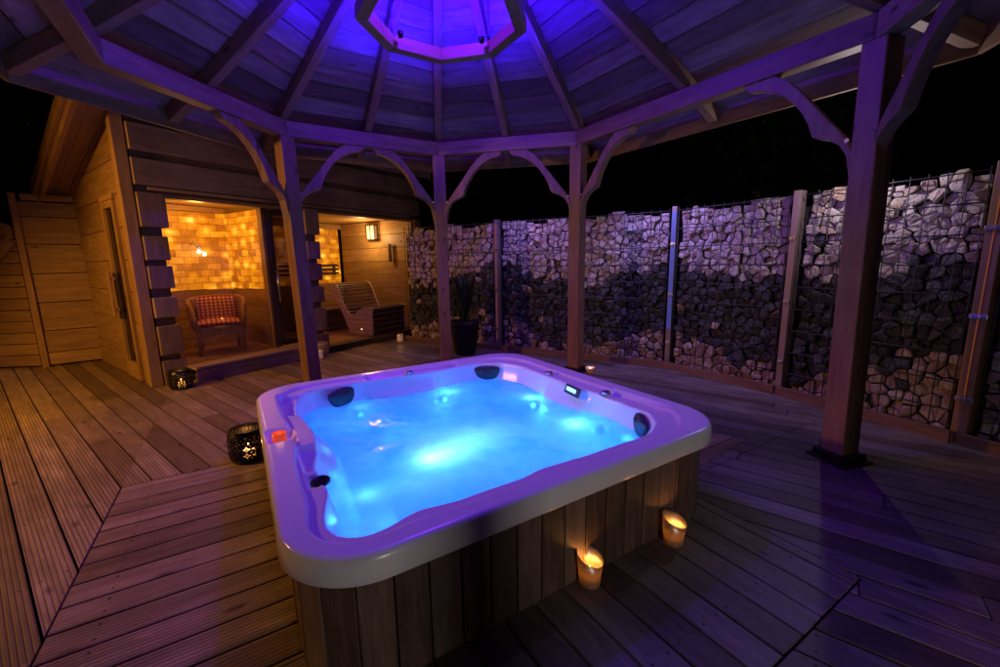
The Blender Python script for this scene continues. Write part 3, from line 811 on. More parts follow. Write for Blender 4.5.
secs = [(0, 1, 0, 0.0, 'gabion wall section between the cabin and the orange lit post, half hidden by a gazebo post'),
        (1, 2, 0, 1.733, 'gabion wall section between the orange lit post and the blue lit post'),
        (2, 3, 1, 0.0, 'narrow gabion wall section between the blue post and the pinkish post'),
        (3, 4, 2, 0.0, 'gabion wall section right of the pinkish post, with the palest stones on top'),
        (4, 5, 3, 0.0, 'dim gabion wall section at the right edge beyond the orange strip post')]
GH = 1.75
for a, b_, ti, s0, lab in secs:
    A = V3((*W[a], 0)); B = V3((*W[b_], 0)); D = (B - A).normalized(); L = (B - A).length
    Nn = V3((-D.y, D.x, 0));
    if Nn.dot(V3((0, 2, 0)) - A) < 0: Nn = -Nn
    rs = random.Random(a * 17 + 3)
    gt = thing('gabion_wall', lab, 'stone wall', tuple(A + D * L / 2), 'stone filled gabion wall sections behind the deck')
    x0, x1 = .065, L - .065
    P0 = A + D * x0; Ls = x1 - x0
    cells = stones(Ls, GH, rs)
    cells.sort(key=lambda c: (-(c[3] * (1 + .0)) / max(1, ((P0 + D * c[0]).length) ** 2)))
    mats = [M['light_stone'], M['slate'], M['pink_stone']]
    fill = MB()
    for q, (x, z, poly, ar) in enumerate(cells):
        X = s0 + x0 + x
        h = interp(hi[ti], X) + rs.uniform(-.07, .07); l_ = interp(lo[ti], X) + rs.uniform(-.07, .07)
        m_ = 0 if z > h else (2 if z < l_ else 1)
        if rs.random() < .04: m_ = rs.choice((0, 1, 2)) if m_ != 1 else rs.choice((1, 2))
        rnd = rs.random()
        if m_ == 0 and rs.random() < .72: rnd = rs.uniform(.32, .8)
        if q < 90:
            mb = MB(); stone_mesh(mb, poly, P0, D, Nn, rs, 0, rnd); mb.build('stone', mats[m_], gt)
        else: stone_mesh(fill, poly, P0, D, Nn, rs, m_, rnd)
    if fill.v: tag(fill.build('stone', mats, gt), kind='stuff')
    mb = MB(); mb.box(A + D * L / 2 - Nn * .155 + V3((0, 0, GH / 2 - .03)), (L - .02, .20, GH - .08), D, Nn, ZUP, rnd=.5); mb.build('dark_fill', M['gap_dark'], gt)  # dark slab for the inner fill, its colour shades the gaps
    mb = MB(); n = round(Ls / .1); ff = .052
    for i in range(n + 1):
        xx = x0 + Ls * i / n
        mb.tube([A + D * xx + Nn * ff, A + D * xx + Nn * ff + V3((0, 0, GH + .03))], .0036, 6)
    for j in range(10):
        z = .01 + j * .194
        for dz in (-.0, ):
            mb.tube([A + D * x0 + Nn * (ff + .006) + V3((0, 0, z)), A + D * x1 + Nn * (ff + .006) + V3((0, 0, z))], .0050, 6)
    mb.build('wire_mesh', M['wire'], gt)
gp = [(1, 'gpost_pink', 'orange lit steel post between gabion sections, behind two gazebo posts', 'led_orange'),
      (2, 'gpost_steel', 'blue lit steel post at the bend of the gabion wall', 'glow_blue'),
      (3, 'gpost_pink', 'pinkish galvanised post between gabion sections', None),
      (4, 'gpost_brown', 'brown post with thin orange light strip at the right edge', 'led_orange')]
for i, mt_, lab, strip_mat in gp:
    p = V3((*W[i], 0)); d = V3((W[i + 1][0] - W[i - 1][0], W[i + 1][1] - W[i - 1][1], 0)).normalized(); nn = V3((-d.y, d.x, 0))
    if nn.dot(V3((0, 2, 0)) - p) < 0: nn = -nn
    t = thing('gabion_post', lab, 'post', tuple(p), 'posts between the gabion sections')
    mb = MB(); wd = .055 if i != 4 else .075
    mb.box(p + nn * .03 + V3((0, 0, .90)), (wd, .10, 1.80), d, nn, ZUP); mb.build('post_profile', M[mt_], t, bevel=.004)
    for z in (.30, .85, 1.40):
        mb = MB(); mb.box(p + nn * .085 + V3((0, 0, z)), (.05 if i != 4 else .085, .012, .030), d, nn, ZUP)
        mb.box(p + nn * .093 + V3((0, 0, z)), (.018, .014, .018), d, nn, ZUP)
        mb.build('clamp', M['chrome'], t, bevel=.003)
    if strip_mat:
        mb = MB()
        if i == 2: mb.box(p + nn * .0815 + V3((0, 0, 1.10)), (.045, .003, 1.30), d, nn, ZUP)  # blue glow laid on the steel in place of reflected light
        elif i == 1: mb.box(p + nn * .0815 + V3((0, 0, .95)), (.012, .003, 1.6), d, nn, ZUP)
        else: mb.box(p + nn * .0815 + V3((0, 0, 1.00)), (.006, .003, 1.35), d, nn, ZUP)
        mb.build('glow_strip', M[strip_mat], t)
# kerb board along the wall foot
mb_all = []
klab = ['reddish edging board at the foot of the long left stretch of gabion wall', None, 'edging board under the narrow gabion section', 'edging board under the palest gabion section', 'edging board at the right edge of the deck']
for a, b_, lab in ((0, 2, klab[0]), (2, 3, klab[2]), (3, 4, klab[3]), (4, 5, klab[4])):
    A = V3((*W[a], 0)); B = V3((*W[b_], 0)); D = (B - A).normalized(); Nn = V3((-D.y, D.x, 0))
    if Nn.dot(V3((0, 2, 0)) - A) < 0: Nn = -Nn
    mb = MB(); mb.bar(A + Nn * .12 + V3((0, 0, .04)) + D * .02, B + Nn * .12 + V3((0, 0, .04)) - D * .02, .03, .085)
    tag(mb.build('edging_board', M['kerb'], bevel=.004), lab, 'edging', 'edging boards along the gabion wall')
exec_cabin = True

# ------------------------------------------------------------------ sauna cabin
cab = thing('sauna_cabin', 'timber sauna cabin with glowing amber salt walls behind its glass fronts', 'cabin', tuple(CW(2, -1, 0)))
FL1, FL2 = .18, .06
S0 = V3((-5.41, 5.58, 0)); SD = (S0 - O0).normalized(); SL = V3((SD.y, -SD.x, 0))     # side wall direction, outward normal
if SL.dot(-Cd) < 0: SL = -SL
def blocks(name, s0, s1, rows, z0=0.0, jitter=True):
    mb = MB()
    for za, zb, kind in rows:
        if kind == 1:
            e = random.uniform(-.012, .02) if jitter else 0
            mb.box(CW((s0 + s1 + e) / 2, .035 + random.uniform(-.008, .008), (za + zb) / 2), (s1 - s0 + e, .15, zb - za), Cd, Nd, ZUP, rnd=random.random())
        else:
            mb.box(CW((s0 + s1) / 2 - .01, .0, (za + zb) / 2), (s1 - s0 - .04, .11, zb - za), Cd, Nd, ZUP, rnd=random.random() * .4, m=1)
    return mb.build(name, [M['log'], M['logdark']], cab, bevel=.007)
rowsP = [(0, .26, 1), (.26, .32, 0), (.32, .63, 1), (.63, .72, 0), (.72, .93, 1), (.93, 1.02, 0), (1.02, 1.25, 1), (1.25, 1.31, 0), (1.31, 1.55, 1), (1.55, 1.64, 0), (1.64, 1.975, 1)]
blocks('wall', .06, .275, rowsP)
blocks('wall', 1.83, 2.03, rowsP)
blocks('wall', 3.90, 4.05, rowsP)
rowsT = [(1.975, 2.045, 0), (2.045, 2.30, 1), (2.30, 2.37, 0), (2.37, 2.62, 1), (2.62, 2.70, 0), (2.70, 2.86, 1)]
blocks('wall', .06, 4.05, rowsT, jitter=False)
# corner post
mb = MB(); mb.box(O0 + SD * .035 + Nd * .055 + V3((0, 0, 1.36)), (.12, .10, 2.72), SD, SL, ZUP); mb.build('corner_post', M['trim'], cab, bevel=.006)
# side wall, with the door opening left free
LS = 2.15
def SW(b_, z, o=0): return O0 + SD * b_ + SL * o + V3((0, 0, z))
def htop(b_): return 2.66 - .235 * b_
mb = MB()
zc = [0.0, .33, .66, .99, 1.32, 1.65, 1.98, 2.31, 2.75]
for za, zb in zip(zc, zc[1:]):
    for x0, x1 in (((.10, .30), (.78, LS)) if za < 1.9 else ((.10, LS),)):
        zb0 = min(zb - .006, htop(x0)); zb1 = min(zb - .006, htop(x1))
        if zb1 <= za + .01 and zb0 <= za + .01: continue
        if zb1 <= za:
            xe = (2.66 - za) / .235; poly = [(x0, za), (min(xe, x1), za), (x0, zb0)]
        elif zb0 > zb1 + 1e-4 and zb0 >= zb - .007:
            xk = max(x0, min(x1, (2.66 - (zb - .006)) / .235)); poly = [(x0, za), (x1, za), (x1, zb1), (xk, zb - .006), (x0, zb0)]
            if xk - x0 < 1e-3: poly = [(x0, za), (x1, za), (x1, zb1), (x0, zb0)]
        else: poly = [(x0, za), (x1, za), (x1, zb1), (x0, zb0)]
        mb.prism(poly, O0 - SL * .05 + SL * random.uniform(0, .006), SD, ZUP, SL, .06)
mb.build('side_cladding', M['clad'], cab, bevel=.005)
# door
mb = MB()
for x in (.335, .745): mb.box(SW(x, .97, .018), (.07, .05, 1.92), SD, SL, ZUP)
mb.box(SW(.54, 1.895, .018), (.34, .05, .07), SD, SL, ZUP); mb.box(SW(.54, .10, .018), (.34, .05, .18), SD, SL, ZUP)
dr = mb.build('door', M['trim'], cab, bevel=.004)
mb = MB(); mb.box(SW(.54, 1.03, .01), (.34, .008, 1.68), SD, SL, ZUP); mb.build('door_pane', M['darkglass'], dr)
mb = MB(); mb.box(SW(.70, .95, .085), (.035, .03, .50), SD, SL, ZUP)
for z in (.78, 1.12): mb.box(SW(.70, z, .055), (.025, .04, .03), SD, SL, ZUP)
mb.build('handle', M['trim'], dr, bevel=.005)
# door casing
mb = MB(); mb.box(SW(.54, 1.965, .022), (.52, .04, .06), SD, SL, ZUP); mb.build('door_lintel', M['trim'], cab, bevel=.004)
# plinth / step and floors
mb = MB(); mb.box(CW(1.08, .19, FL1 - .02), (1.62, .26, .035), Cd, Nd, ZUP); mb.box(CW(1.08, .295, (FL1 - .04) / 2), (1.62, .03, FL1 - .045), Cd, Nd, ZUP)
mb.build('step', M['log'], cab, bevel=.006)
mb = MB(); mb.box(CW(2.95, .13, .045), (2.14, .16, .085), Cd, Nd, ZUP); mb.build('sill', M['darkwood'], cab, bevel=.006)
mb = MB()
for k in range(9): mb.box(CW(.77, -1.0 + .12 * (k + .5), FL1 - .02), (1.12, .114, .03), Cd, Nd, ZUP)
mb.build('floor', M['inner'], cab, bevel=.002, seg=1)
mb = MB()
for k in range(17): mb.box(CW(2.58, -1.95 + .12 * (k + .5), FL2 - .02), (2.5, .114, .03), Cd, Nd, ZUP)
mb.build('floor', M['inner'], cab, bevel=.002, seg=1)
# interior walls: horizontal cladding
def clad_wall(name, A, d, nn, L, z0, z1, step=.13, mat='inner', th=.03):
    mb = MB(); n = max(1, round((z1 - z0) / step)); h = (z1 - z0) / n
    for k in range(n):
        mb.box(A + d * L / 2 + V3((0, 0, z0 + h * (k + .5))) - nn * th / 2, (L, th, h - .006), d, nn, ZUP)
    return mb.build(name, M[mat], cab, bevel=.003, seg=1)
CEL = 2.0
clad_wall('back_wall', CW(.2, -.93), Cd, Nd, 1.11, FL1, .93)
clad_wall('partition', CW(1.33, -.93), Nd, -Cd, .93, FL1, .93)
clad_wall('back_wall', CW(1.33, -1.86), Cd, Nd, 2.52, FL2, .86, .11)
clad_wall('end_wall', CW(3.87, -1.86), Nd, -Cd, 1.86, FL2, CEL, .24)
clad_wall('partition', CW(.2, -.93), Nd, Cd, .93, FL1, CEL, .3)
def panel(A, d, nn, L, z0, z1, par=None):
    mb = MB(); n_ = nn
    a = A + V3((0, 0, z0)); b_ = A + d * L + V3((0, 0, z0)); c = A + d * L + V3((0, 0, z1)); e = A + V3((0, 0, z1))
    i0 = 0
    mb.v = [a, b_, c, e] + [q - n_ * .04 for q in (a, b_, c, e)]
    off = random.random() * 3; uv = [(off, z0), (off + L, z0), (off + L, z1), (off, z1)]
    mb.face([0, 1, 2, 3], uv); mb.face([7, 6, 5, 4], uv[::-1])
    for i in range(4):
        j = (i + 1) % 4; mb.face([i, i + 4, j + 4, j], [uv[i], uv[i], uv[j], uv[j]])
    return mb.build('salt_wall', M['salt'], cab)
panel(CW(.2, -.93), Cd, Nd, 1.11, .935, 1.93)
panel(CW(1.31, -.93), Nd, -Cd, .86, .935, 1.93)
panel(CW(1.40, -1.86), Cd, Nd, 2.40, .865, 1.90)
mb = MB(); mb.box(CW(.75, -.43, CEL + .02), (1.16, 1.02, .03), Cd, Nd, ZUP)
mb.box(CW(.76, -.90, 1.965), (1.10, .05, .06), Cd, Nd, ZUP)
mb.build('ceiling', M['inner'], cab)
mb = MB(); mb.box(CW(2.60, -.91, CEL + .02), (2.52, 1.95, .03), Cd, Nd, ZUP); mb.box(CW(2.60, -1.83, 1.95), (2.5, .05, .09), Cd, Nd, ZUP)
mb.build('ceiling', M['inner'], cab)
# opening frames
mb = MB()
mb.box(CW(1.05, .04, 1.955), (1.56, .12, .035), Cd, Nd, ZUP)
mb.build('window_head', M['trim'], cab, bevel=.003)
mb = MB(); mb.box(CW(1.345, -.01, 1.06), (.075, .12, 1.76), Cd, Nd, ZUP); mb.build('door_jamb', M['darkwood'], cab, bevel=.004)
mb = MB(); mb.box(CW(1.295, -.01, 1.06), (.02, .10, 1.76), Cd, Nd, ZUP); mb.build('window_trim', M['trim'], cab, bevel=.003)
fr = MB(); fr.box(CW(2.94, .045, 1.955), (1.82, .10, .035), Cd, Nd, ZUP)
fr.box(CW(3.865, .045, 1.01), (.065, .10, 1.86), Cd, Nd, ZUP)
wf = fr.build('window_frame', M['trim'], cab, bevel=.004)
mb = MB(); mb.box(CW(2.93, .03, 1.01), (1.79, .008, 1.86), Cd, Nd, ZUP); mb.build('window_pane', M['glass'], wf)
mb = MB(); mb.box(CW(3.80, .045, 1.0), (.012, .03, 1.84), Cd, Nd, ZUP); mb.build('glass_edge', M['chrome'], wf)
mb = MB(); mb.box(CW(.785, .0, 1.06), (1.0, .008, 1.74), Cd, Nd, ZUP); mb.build('window_pane', M['glass'], cab)
# glass door between the two windows
mb = MB()
for s_ in (1.41, 1.80): mb.box(CW(s_, .0, 1.06), (.05, .045, 1.74), Cd, Nd, ZUP)
for z in (.22, 1.90): mb.box(CW(1.605, .0, z), (.34, .045, .07), Cd, Nd, ZUP)
gd = mb.build('door', M['darkwood'], cab, bevel=.004)
mb = MB(); mb.box(CW(1.605, -.002, 1.06), (.34, .008, 1.62), Cd, Nd, ZUP); mb.build('door_pane', M['darkglass'], gd)
mb = MB(); mb.tube([CW(1.40, .075, .76), CW(1.40, .075, 1.20)], .011, 10)
for z in (.80, 1.16): mb.tube([CW(1.40, .02, z), CW(1.40, .075, z)], .007, 8)
mb.build('handle', M['chrome'], gd)
# lamp, thermometer rail and backrest rails inside the right room
mb = MB(); mb.box(CW(3.805, -.88, 1.80), (.06, .20, .24), Cd, Nd, ZUP); wl = mb.build('wall_lamp', M['shade'], cab, bevel=.006)
mb = MB()
for dz in (-.13, .13): mb.box(CW(3.80, -.88, 1.80 + dz), (.085, .23, .02), Cd, Nd, ZUP)
for dz in (-.11, .0, .11): mb.box(CW(3.765, -.88 + dz, 1.80), (.012, .02, .25), Cd, Nd, ZUP)
mb.build('lamp_cage', M['darkwood'], wl, bevel=.002)
mb = MB(); mb.box(CW(3.82, -.45, 1.42), (.035, .055, .32), Cd, Nd, ZUP); mb.build('sand_timer', M['darkwood'], cab, bevel=.004)
mb = MB()
for dz in (0, .075, .15): mb.box(CW(3.1, -1.80, 1.06 + dz), (1.2, .03, .045), Cd, Nd, ZUP)
for s_ in (3.25, 3.62): mb.box(CW(s_, -1.82, 1.135), (.05, .03, .21), Cd, Nd, ZUP)
mb.build('backrest_rail', M['darkwood'], cab, bevel=.003)
# small twin spot on the salt wall
mb = MB(); mb.tube([CW(.86, -.925, 1.52), CW(.88, -.88, 1.56), CW(.93, -.86, 1.45)], .006, 8); mb.tube([CW(.86, -.925, 1.52), CW(.92, -.87, 1.52), CW(.985, -.86, 1.42)], .006, 8)
tw = mb.build('reading_lamp', M['chrome'], cab)
for s_, z in ((.93, 1.425), (.99, 1.395)):
    mb = MB(); mb.lathe([(.001, -.022), (.016, -.016), (.022, 0), (.016, .016), (.001, .022)], 12, CW(s_, -.86, z)); mb.build('bulb', M['bulb'], tw)
# roof: slopes down to the back, overhang on the left
mb = MB()
def RP(s, b_, dz=0): # b_ along the side direction
    return O0 + Cd * s + SD * b_ + V3((0, 0, 2.72 - .235 * b_ + dz))
def rslab(mb, s0, s1, b0, b1, z0, z1, m=0):
    p = [RP(s0, b0, z0), RP(s1, b0, z0), RP(s1, b1, z0), RP(s0, b1, z0), RP(s0, b0, z1), RP(s1, b0, z1), RP(s1, b1, z1), RP(s0, b1, z1)]
    b = len(mb.v); mb.v += p; rr = random.random(); L = abs(b1 - b0); w_ = abs(s1 - s0); o = rr * 13
    for q in ((0, 3, 2, 1), (4, 5, 6, 7), (0, 1, 5, 4), (2, 3, 7, 6), (1, 2, 6, 5), (3, 0, 4, 7)):
        uvm = [(o, 0), (o, w_), (o + L, w_), (o + L, 0)] * 2
        mb.face([b + x for x in q], [uvm[x] for x in q], rr, m)
n = 40
for k in range(n):
    s0 = -.27 + k * .12
    if s0 > 4.2: break
    rslab(mb, s0, s0 + .115, -.25, 2.35, 0, .02)
rf = mb.build('roof_boards', M['clad'], cab)
mb = MB(); rslab(mb, -.29, 4.22, -.27, 2.38, .025, .05); mb.build('roof_covering', M['felt'], rf)
mb = MB(); rslab(mb, -.315, -.275, -.27, 2.38, -.13, .06); rslab(mb, -.35, -.318, -.28, 2.39, -.05, .085); mb.build('verge_board', M['trim'], rf)
mb = MB(); rslab(mb, -.27, 4.2, -.29, -.26, -.12, .06); mb.build('eaves_board', M['log'], rf)

# ------------------------------------------------------------------ screens on the left
T0 = V3((-5.81, 5.23, 0)); SC = (T0 - S0).normalized(); SCn = V3((SC.y, -SC.x, 0))
if SCn.dot(-T0) < 0: SCn = -SCn
scr = thing('timber_screen', 'tall timber screen of wide horizontal boards beside the cabin side wall', 'fence', tuple((S0 + T0) / 2))
mb = MB(); zz = [.02, .18, .46, .82, 1.18, 1.54, 1.87, 2.05]
for za, zb in zip(zz, zz[1:]):
    mb.box((S0 + T0) / 2 + V3((0, 0, (za + zb) / 2)) + SCn * random.uniform(0, .008), (.53, .035, zb - za - .008), SC, SCn, ZUP)
mb.build('boards', M['clad'], scr, bevel=.005)
mb = MB(); mb.box(T0 + V3((0, 0, 1.07)) + SCn * .01, (.06, .09, 2.14), SC, SCn, ZUP); mb.build('post', M['trim'], scr, bevel=.006)
mb = MB(); mb.box((S0 + T0) / 2 + V3((0, 0, 2.10)) - SC * .03 + SCn * .01, (.46, .07, .075), SC, SCn, ZUP); mb.build('cap_rail', M['trim'], scr, bevel=.006)
G1 = V3((-8.6, 4.86, 0)); G0 = T0 + (G1 - T0).normalized() * .05; GD = (G1 - G0).normalized(); Gn = V3((GD.y, -GD.x, 0))
if Gn.dot(-G0) < 0: Gn = -Gn
gt = thing('boarded_gate', 'low boarded gate with a diagonal brace at the far left', 'gate', tuple((G0 + G1) / 2))
mb = MB(); L = (G1 - G0).length; n = 12; h = 1.72 / n
for k in range(n): mb.box((G0 + G1) / 2 + V3((0, 0, .02 + h * (k + .5))), (L, .025, h - .009), GD, Gn, ZUP)
mb.build('boards', M['clad'], gt, bevel=.004)
mb = MB(); mb.bar(G0 + GD * .03 + V3((0, 0, 1.58)) + Gn * .03, G0 + GD * 1.2 + V3((0, 0, .45)) + Gn * .03, .022, .12); mb.build('brace', M['trim'], gt, bevel=.004)
mb = MB()
pts = [(0, 1.60)] + [(x / 10 * 1.25, 1.76 + .16 * math.sin(math.pi * x / 10 * .9)) for x in range(11)] + [(1.25, 1.60)]
mb.prism(pts, G0 + Gn * .0131, GD, ZUP, Gn, .03); mb.build('top_rail', M['trim'], gt, bevel=.004)

# ------------------------------------------------------------------ wicker chair
chc = CW(.86, -.40, FL1); fa = (Nd * .93 - Cd * .36).normalized(); sa = ZUP.cross(fa)  # facing, its left
ch = thing('wicker_chair', 'woven cane tub chair with curved back standing in the left glass bay', 'chair', tuple(chc))
def CH(x, y, z): return chc + sa * x + fa * y + V3((0, 0, z))
mb = MB(); na = 33; rgs = []
def back_ring(zf, inner):
    ring = []
    for k in range(na):
        a = R(-25) + (R(230)) * k / (na - 1)      # around the back from arm to arm
        t = abs(k / (na - 1) - .5) * 2
        top = .67 - .10 * t ** 3
        base = .30
        z = base + (top - base) * zf
        fl = 1 + .10 * zf
        rx, ry = (.29 - (.045 if inner else 0)) * fl, (.27 - (.045 if inner else 0)) * fl
        ring.append(CH(rx * math.cos(a + math.pi * 0), -ry * math.sin(a) + .02, z))
    return ring
outer_ = [back_ring(f / 8, False) for f in range(9)]; inner_ = [back_ring(f / 8, True) for f in range(9)]
mb.rings(outer_ + inner_[::-1], closed=False)
mb.build('back', M['wicker'], ch)
mb = MB(); rim = [(a + b_) / 2 for a, b_ in zip(outer_[-1], inner_[-1])]
mb.tube([CH(.235, .25, .30), CH(.255, .24, .44)] + rim + [CH(-.255, .24, .44), CH(-.235, .25, .30)], .028, 10)
mb.build('arm_rim', M['wicker'], ch)
mb = MB(); mb.lathe([(.01, .30), (.27, .30), (.285, .32), (.27, .345), (.01, .345)], 32, chc); mb.build('seat', M['wicker'], ch)
# front apron with an arch
for y0, half, dirx in ((.235, .25, 1), (-.22, .22, 1)):
    mb = MB(); pts = [(-half, .33), (-half, .16)] + [(-half * .82 * math.cos(math.pi * k / 12), .13 + .11 * math.sin(math.pi * k / 12)) for k in range(13)] + [(half, .16), (half, .33)]
    mb.prism(pts, CH(0, y0, 0), sa, ZUP, fa, .022); mb.build('apron', M['wicker'], ch, bevel=.004)
for x in (-1, 1):
    mb = MB(); pts = [(-.21, .33), (-.21, .17)] + [(-.17 * math.cos(math.pi * k / 10), .15 + .09 * math.sin(math.pi * k / 10)) for k in range(11)] + [(.21, .17), (.21, .33)]
    mb.prism(pts, CH(x * .235, 0, 0), fa, ZUP, sa, .02); mb.build('apron', M['wicker'], ch, bevel=.004)
for x, y in ((.225, .225), (-.225, .225), (.2, -.21), (-.2, -.21)):
    mb = MB(); mb.tube([CH(x * 1.02, y * 1.02, 0), CH(x, y, .16), CH(x, y, .33)], [.019, .024, .026], 10); mb.build('leg', M['wicker'], ch)
def cushion(name, c, ex, ey, ez, w, d, h, label, cat):
    mb = MB(); n = 12; gr = []
    for i in range(n + 1):
        for j in range(n + 1):
            x = i / n * 2 - 1; y = j / n * 2 - 1
            e = max(0, (1 - abs(x) ** 3.2)) ** .5 * max(0, (1 - abs(y) ** 3.2)) ** .5
            gr.append((x * w / 2 * (1 - .05 * y * y), y * d / 2 * (1 - .05 * x * x), e * h / 2))
    b = 0
    for sgn in (1, -1):
        b = len(mb.v)
        for x, y, z in gr: mb.v.append(c + ex * x + ey * y + ez * z * sgn)
        for i in range(n):
            for j in range(n):
                q = [b + i * (n + 1) + j, b + (i + 1) * (n + 1) + j, b + (i + 1) * (n + 1) + j + 1, b + i * (n + 1) + j + 1]
                uvs = [(i / n, j / n), ((i + 1) / n, j / n), ((i + 1) / n, (j + 1) / n), (i / n, (j + 1) / n)]
                if sgn < 0: q = q[::-1]; uvs = uvs[::-1]
                mb.face(q, uvs, .5, 0, True)
    tag(mb.build(name, M['check']), label, cat)
cushion('seat_cushion', CH(0, .03, .375), sa, fa, ZUP, .46, .46, .09, 'flat red checked seat cushion lying on the cane chair', 'cushion')
up2 = (ZUP + fa * -.28).normalized(); 
cushion('throw_pillow', CH(0, -.10, .52), sa, up2, fa, .42, .36, .13, 'red and cream checked pillow leaning against the chair back', 'pillow')

# ------------------------------------------------------------------ loungers
S1_, LW = 2.95, .74
lg = thing('sauna_lounger', 'slatted infrared lounger with wavy pale side panel behind the right window', 'lounger', tuple(CW(3.3, -.5, FL2)))
prof = [(-1.09, .90), (-1.00, .915), (-.91, .90), (-.83, .82), (-.78, .70), (-.73, .58), (-.66, .47), (-.56, .385), (-.46, .39), (-.36, .46), (-.24, .515), (-.12, .53), (0, .515), (-.02, .45)]
def crom(p, n=4):
    o_ = []
    for i in range(len(p) - 1):
        p0, p1, p2, p3 = p[max(i - 1, 0)], p[i], p[i + 1], p[min(i + 2, len(p) - 1)]
        for k in range(n):
            t = k / n
            o_.append(tuple(.5 * (2 * p1[d] + (p2[d] - p0[d]) * t + (2 * p0[d] - 5 * p1[d] + 4 * p2[d] - p3[d]) * t * t + (3 * p1[d] - p0[d] - 3 * p2[d] + p3[d]) * t ** 3) for d in (0, 1)))
    return o_ + [p[-1]]
prof = crom(prof)
poly = [(-1.09, .90)] + prof[1:] + [(-.03, FL2 + .0), (-.60, FL2 + .0), (-.76, .40), (-.93, .62), (-1.09, .78)]
# the side panel is boarded horizontally
side = MB()
zb_ = FL2
while zb_ < .92:
    ze = zb_ + .085
    q = clip(clip(poly, (0, -1), -zb_), (0, 1), ze - .010)
    if len(q) > 2: side.prism(q, CW(S1_, 0, 0), Nd, ZUP, Cd, .02)
    zb_ = ze
side.build('side_panel', M['slat'], lg)
side = MB(); side.prism(poly, CW(S1_ + LW - .02, 0, 0), Nd, ZUP, Cd, .02); side.build('side_panel', M['slat'], lg)
mb = MB()
pl_ = []
for a, b_ in zip(prof[:-1], prof[1:]):
    L = math.hypot(b_[0] - a[0], b_[1] - a[1]); m_ = 1
    acc_ = globals().get('acc_', 0) + L
    if acc_ < .04: continue
    acc_ = 0
    for k in range(m_): pl_.append((a[0] + (b_[0] - a[0]) * (k + .5) / m_, a[1] + (b_[1] - a[1]) * (k + .5) / m_, math.atan2(b_[1] - a[1], b_[0] - a[0])))
for x, z, a in pl_:
    ex = Nd * math.cos(a) + ZUP * math.sin(a); ez = ZUP * math.cos(a) - Nd * math.sin(a)
    mb.box(CW(S1_ + LW / 2, x, z) - ez * .012, (LW - .045, .036, .018), Cd, ex, ez)
mb.build('slats', M['slatdark'], lg, bevel=.003, seg=1)
mb = MB()
for k in range(5): mb.box(CW(S1_ + LW / 2, -.035, FL2 + .045 + k * .088), (LW - .05, .02, .08), Cd, Nd, ZUP)
mb.build('foot_panel', M['darkwood'], lg, bevel=.003)
bn = thing('dark_box', 'low dark boarded box added in the shaded void behind the lounger', 'bench', tuple(CW(3.3, -1.35, FL2)))  # dark box added where there is only the shaded void under the backrest
mb = MB()
for k in range(9): mb.box(CW(3.3, -1.78 + k * .085, .44), (.86, .078, .025), Cd, Nd, ZUP)
mb.build('seat', M['slatdark'], bn, bevel=.003)
mb = MB()
for k in range(4): mb.box(CW(3.3, -1.08, FL2 + .045 + k * .088), (.84, .02, .082), Cd, Nd, ZUP); mb.box(CW(2.89, -1.44, FL2 + .045 + k * .088), (.02, .70, .082), Cd, Nd, ZUP)
mb.build('front_panel', M['darkwood'], bn, bevel=.003)

# ------------------------------------------------------------------ lanterns and candles
def lantern(p, r, h, label, rz=0):
    t = thing('lantern', label, 'lantern', tuple(p), 'black perforated metal lanterns'); p = V3(p)
    n = 40; rgp = [(.80, 0), (.97, .12), (1.0, .3), (1.0, .7), (.96, .88), (.84, 1.0)]
    mb = MB()
    for i in range(len(rgp) - 1):
        (ra, za), (rb, zb) = rgp[i], rgp[i + 1]
        for k in range(n):
            a0 = 2 * math.pi * k / n; a1 = a0 + 2 * math.pi / n; b = len(mb.v)
            mb.v += [p + V3((r * ra * math.cos(a0), r * ra * math.sin(a0), za * h)), p + V3((r * ra * math.cos(a1), r * ra * math.sin(a1), za * h)), p + V3((r * rb * math.cos(a1), r * rb * math.sin(a1), zb * h)), p + V3((r * rb * math.cos(a0), r * rb * math.sin(a0), zb * h))]
            mb.face([b, b + 1, b + 2, b + 3], [(k / n, za), ((k + 1) / n, za), ((k + 1) / n, zb), (k / n, zb)], .5, 0, True)
    mb.build('body', M['lace'], t)
    mb = MB(); mb.tube([p + V3((r * .84 * math.cos(a), r * .84 * math.sin(a), h)) for a in [2 * math.pi * k / 32 for k in range(32)]], r * .05, 8, closed=True)
    mb.build('rim', M['black'], t); mb = MB()
    mb.tube([p + V3((r * .82 * math.cos(a), r * .82 * math.sin(a), .006)) for a in [2 * math.pi * k / 32 for k in range(32)]], r * .05, 8, closed=True); mb.build('foot_ring', M['black'], t)
    mb = MB(); mb.lathe([(.001, .004), (r * .8, .004), (r * .8, .008), (.001, .008)], 24, p); mb.build('base', M['black'], t)
    c = MB(); c.lathe([(.035, .01), (.035, h * .30), (.030, h * .32), (.001, h * .31)], 20, p); cd = c.build('candle', M['wax'], t)
    c = MB(); q = p + V3((0, 0, h * .34)); c.lathe([(.001, 0), (.007, .01), (.006, .02), (.001, .035)], 10, q); c.build('flame', M['flame'], cd)
    return q
fl1 = lantern((-1.655, 2.575, 0), .115, .205, 'black perforated lantern standing close to the hot tub left side')
fl2 = lantern((-3.31, 4.20, 0), .105, .19, 'black perforated lantern at the foot of the cabin corner')
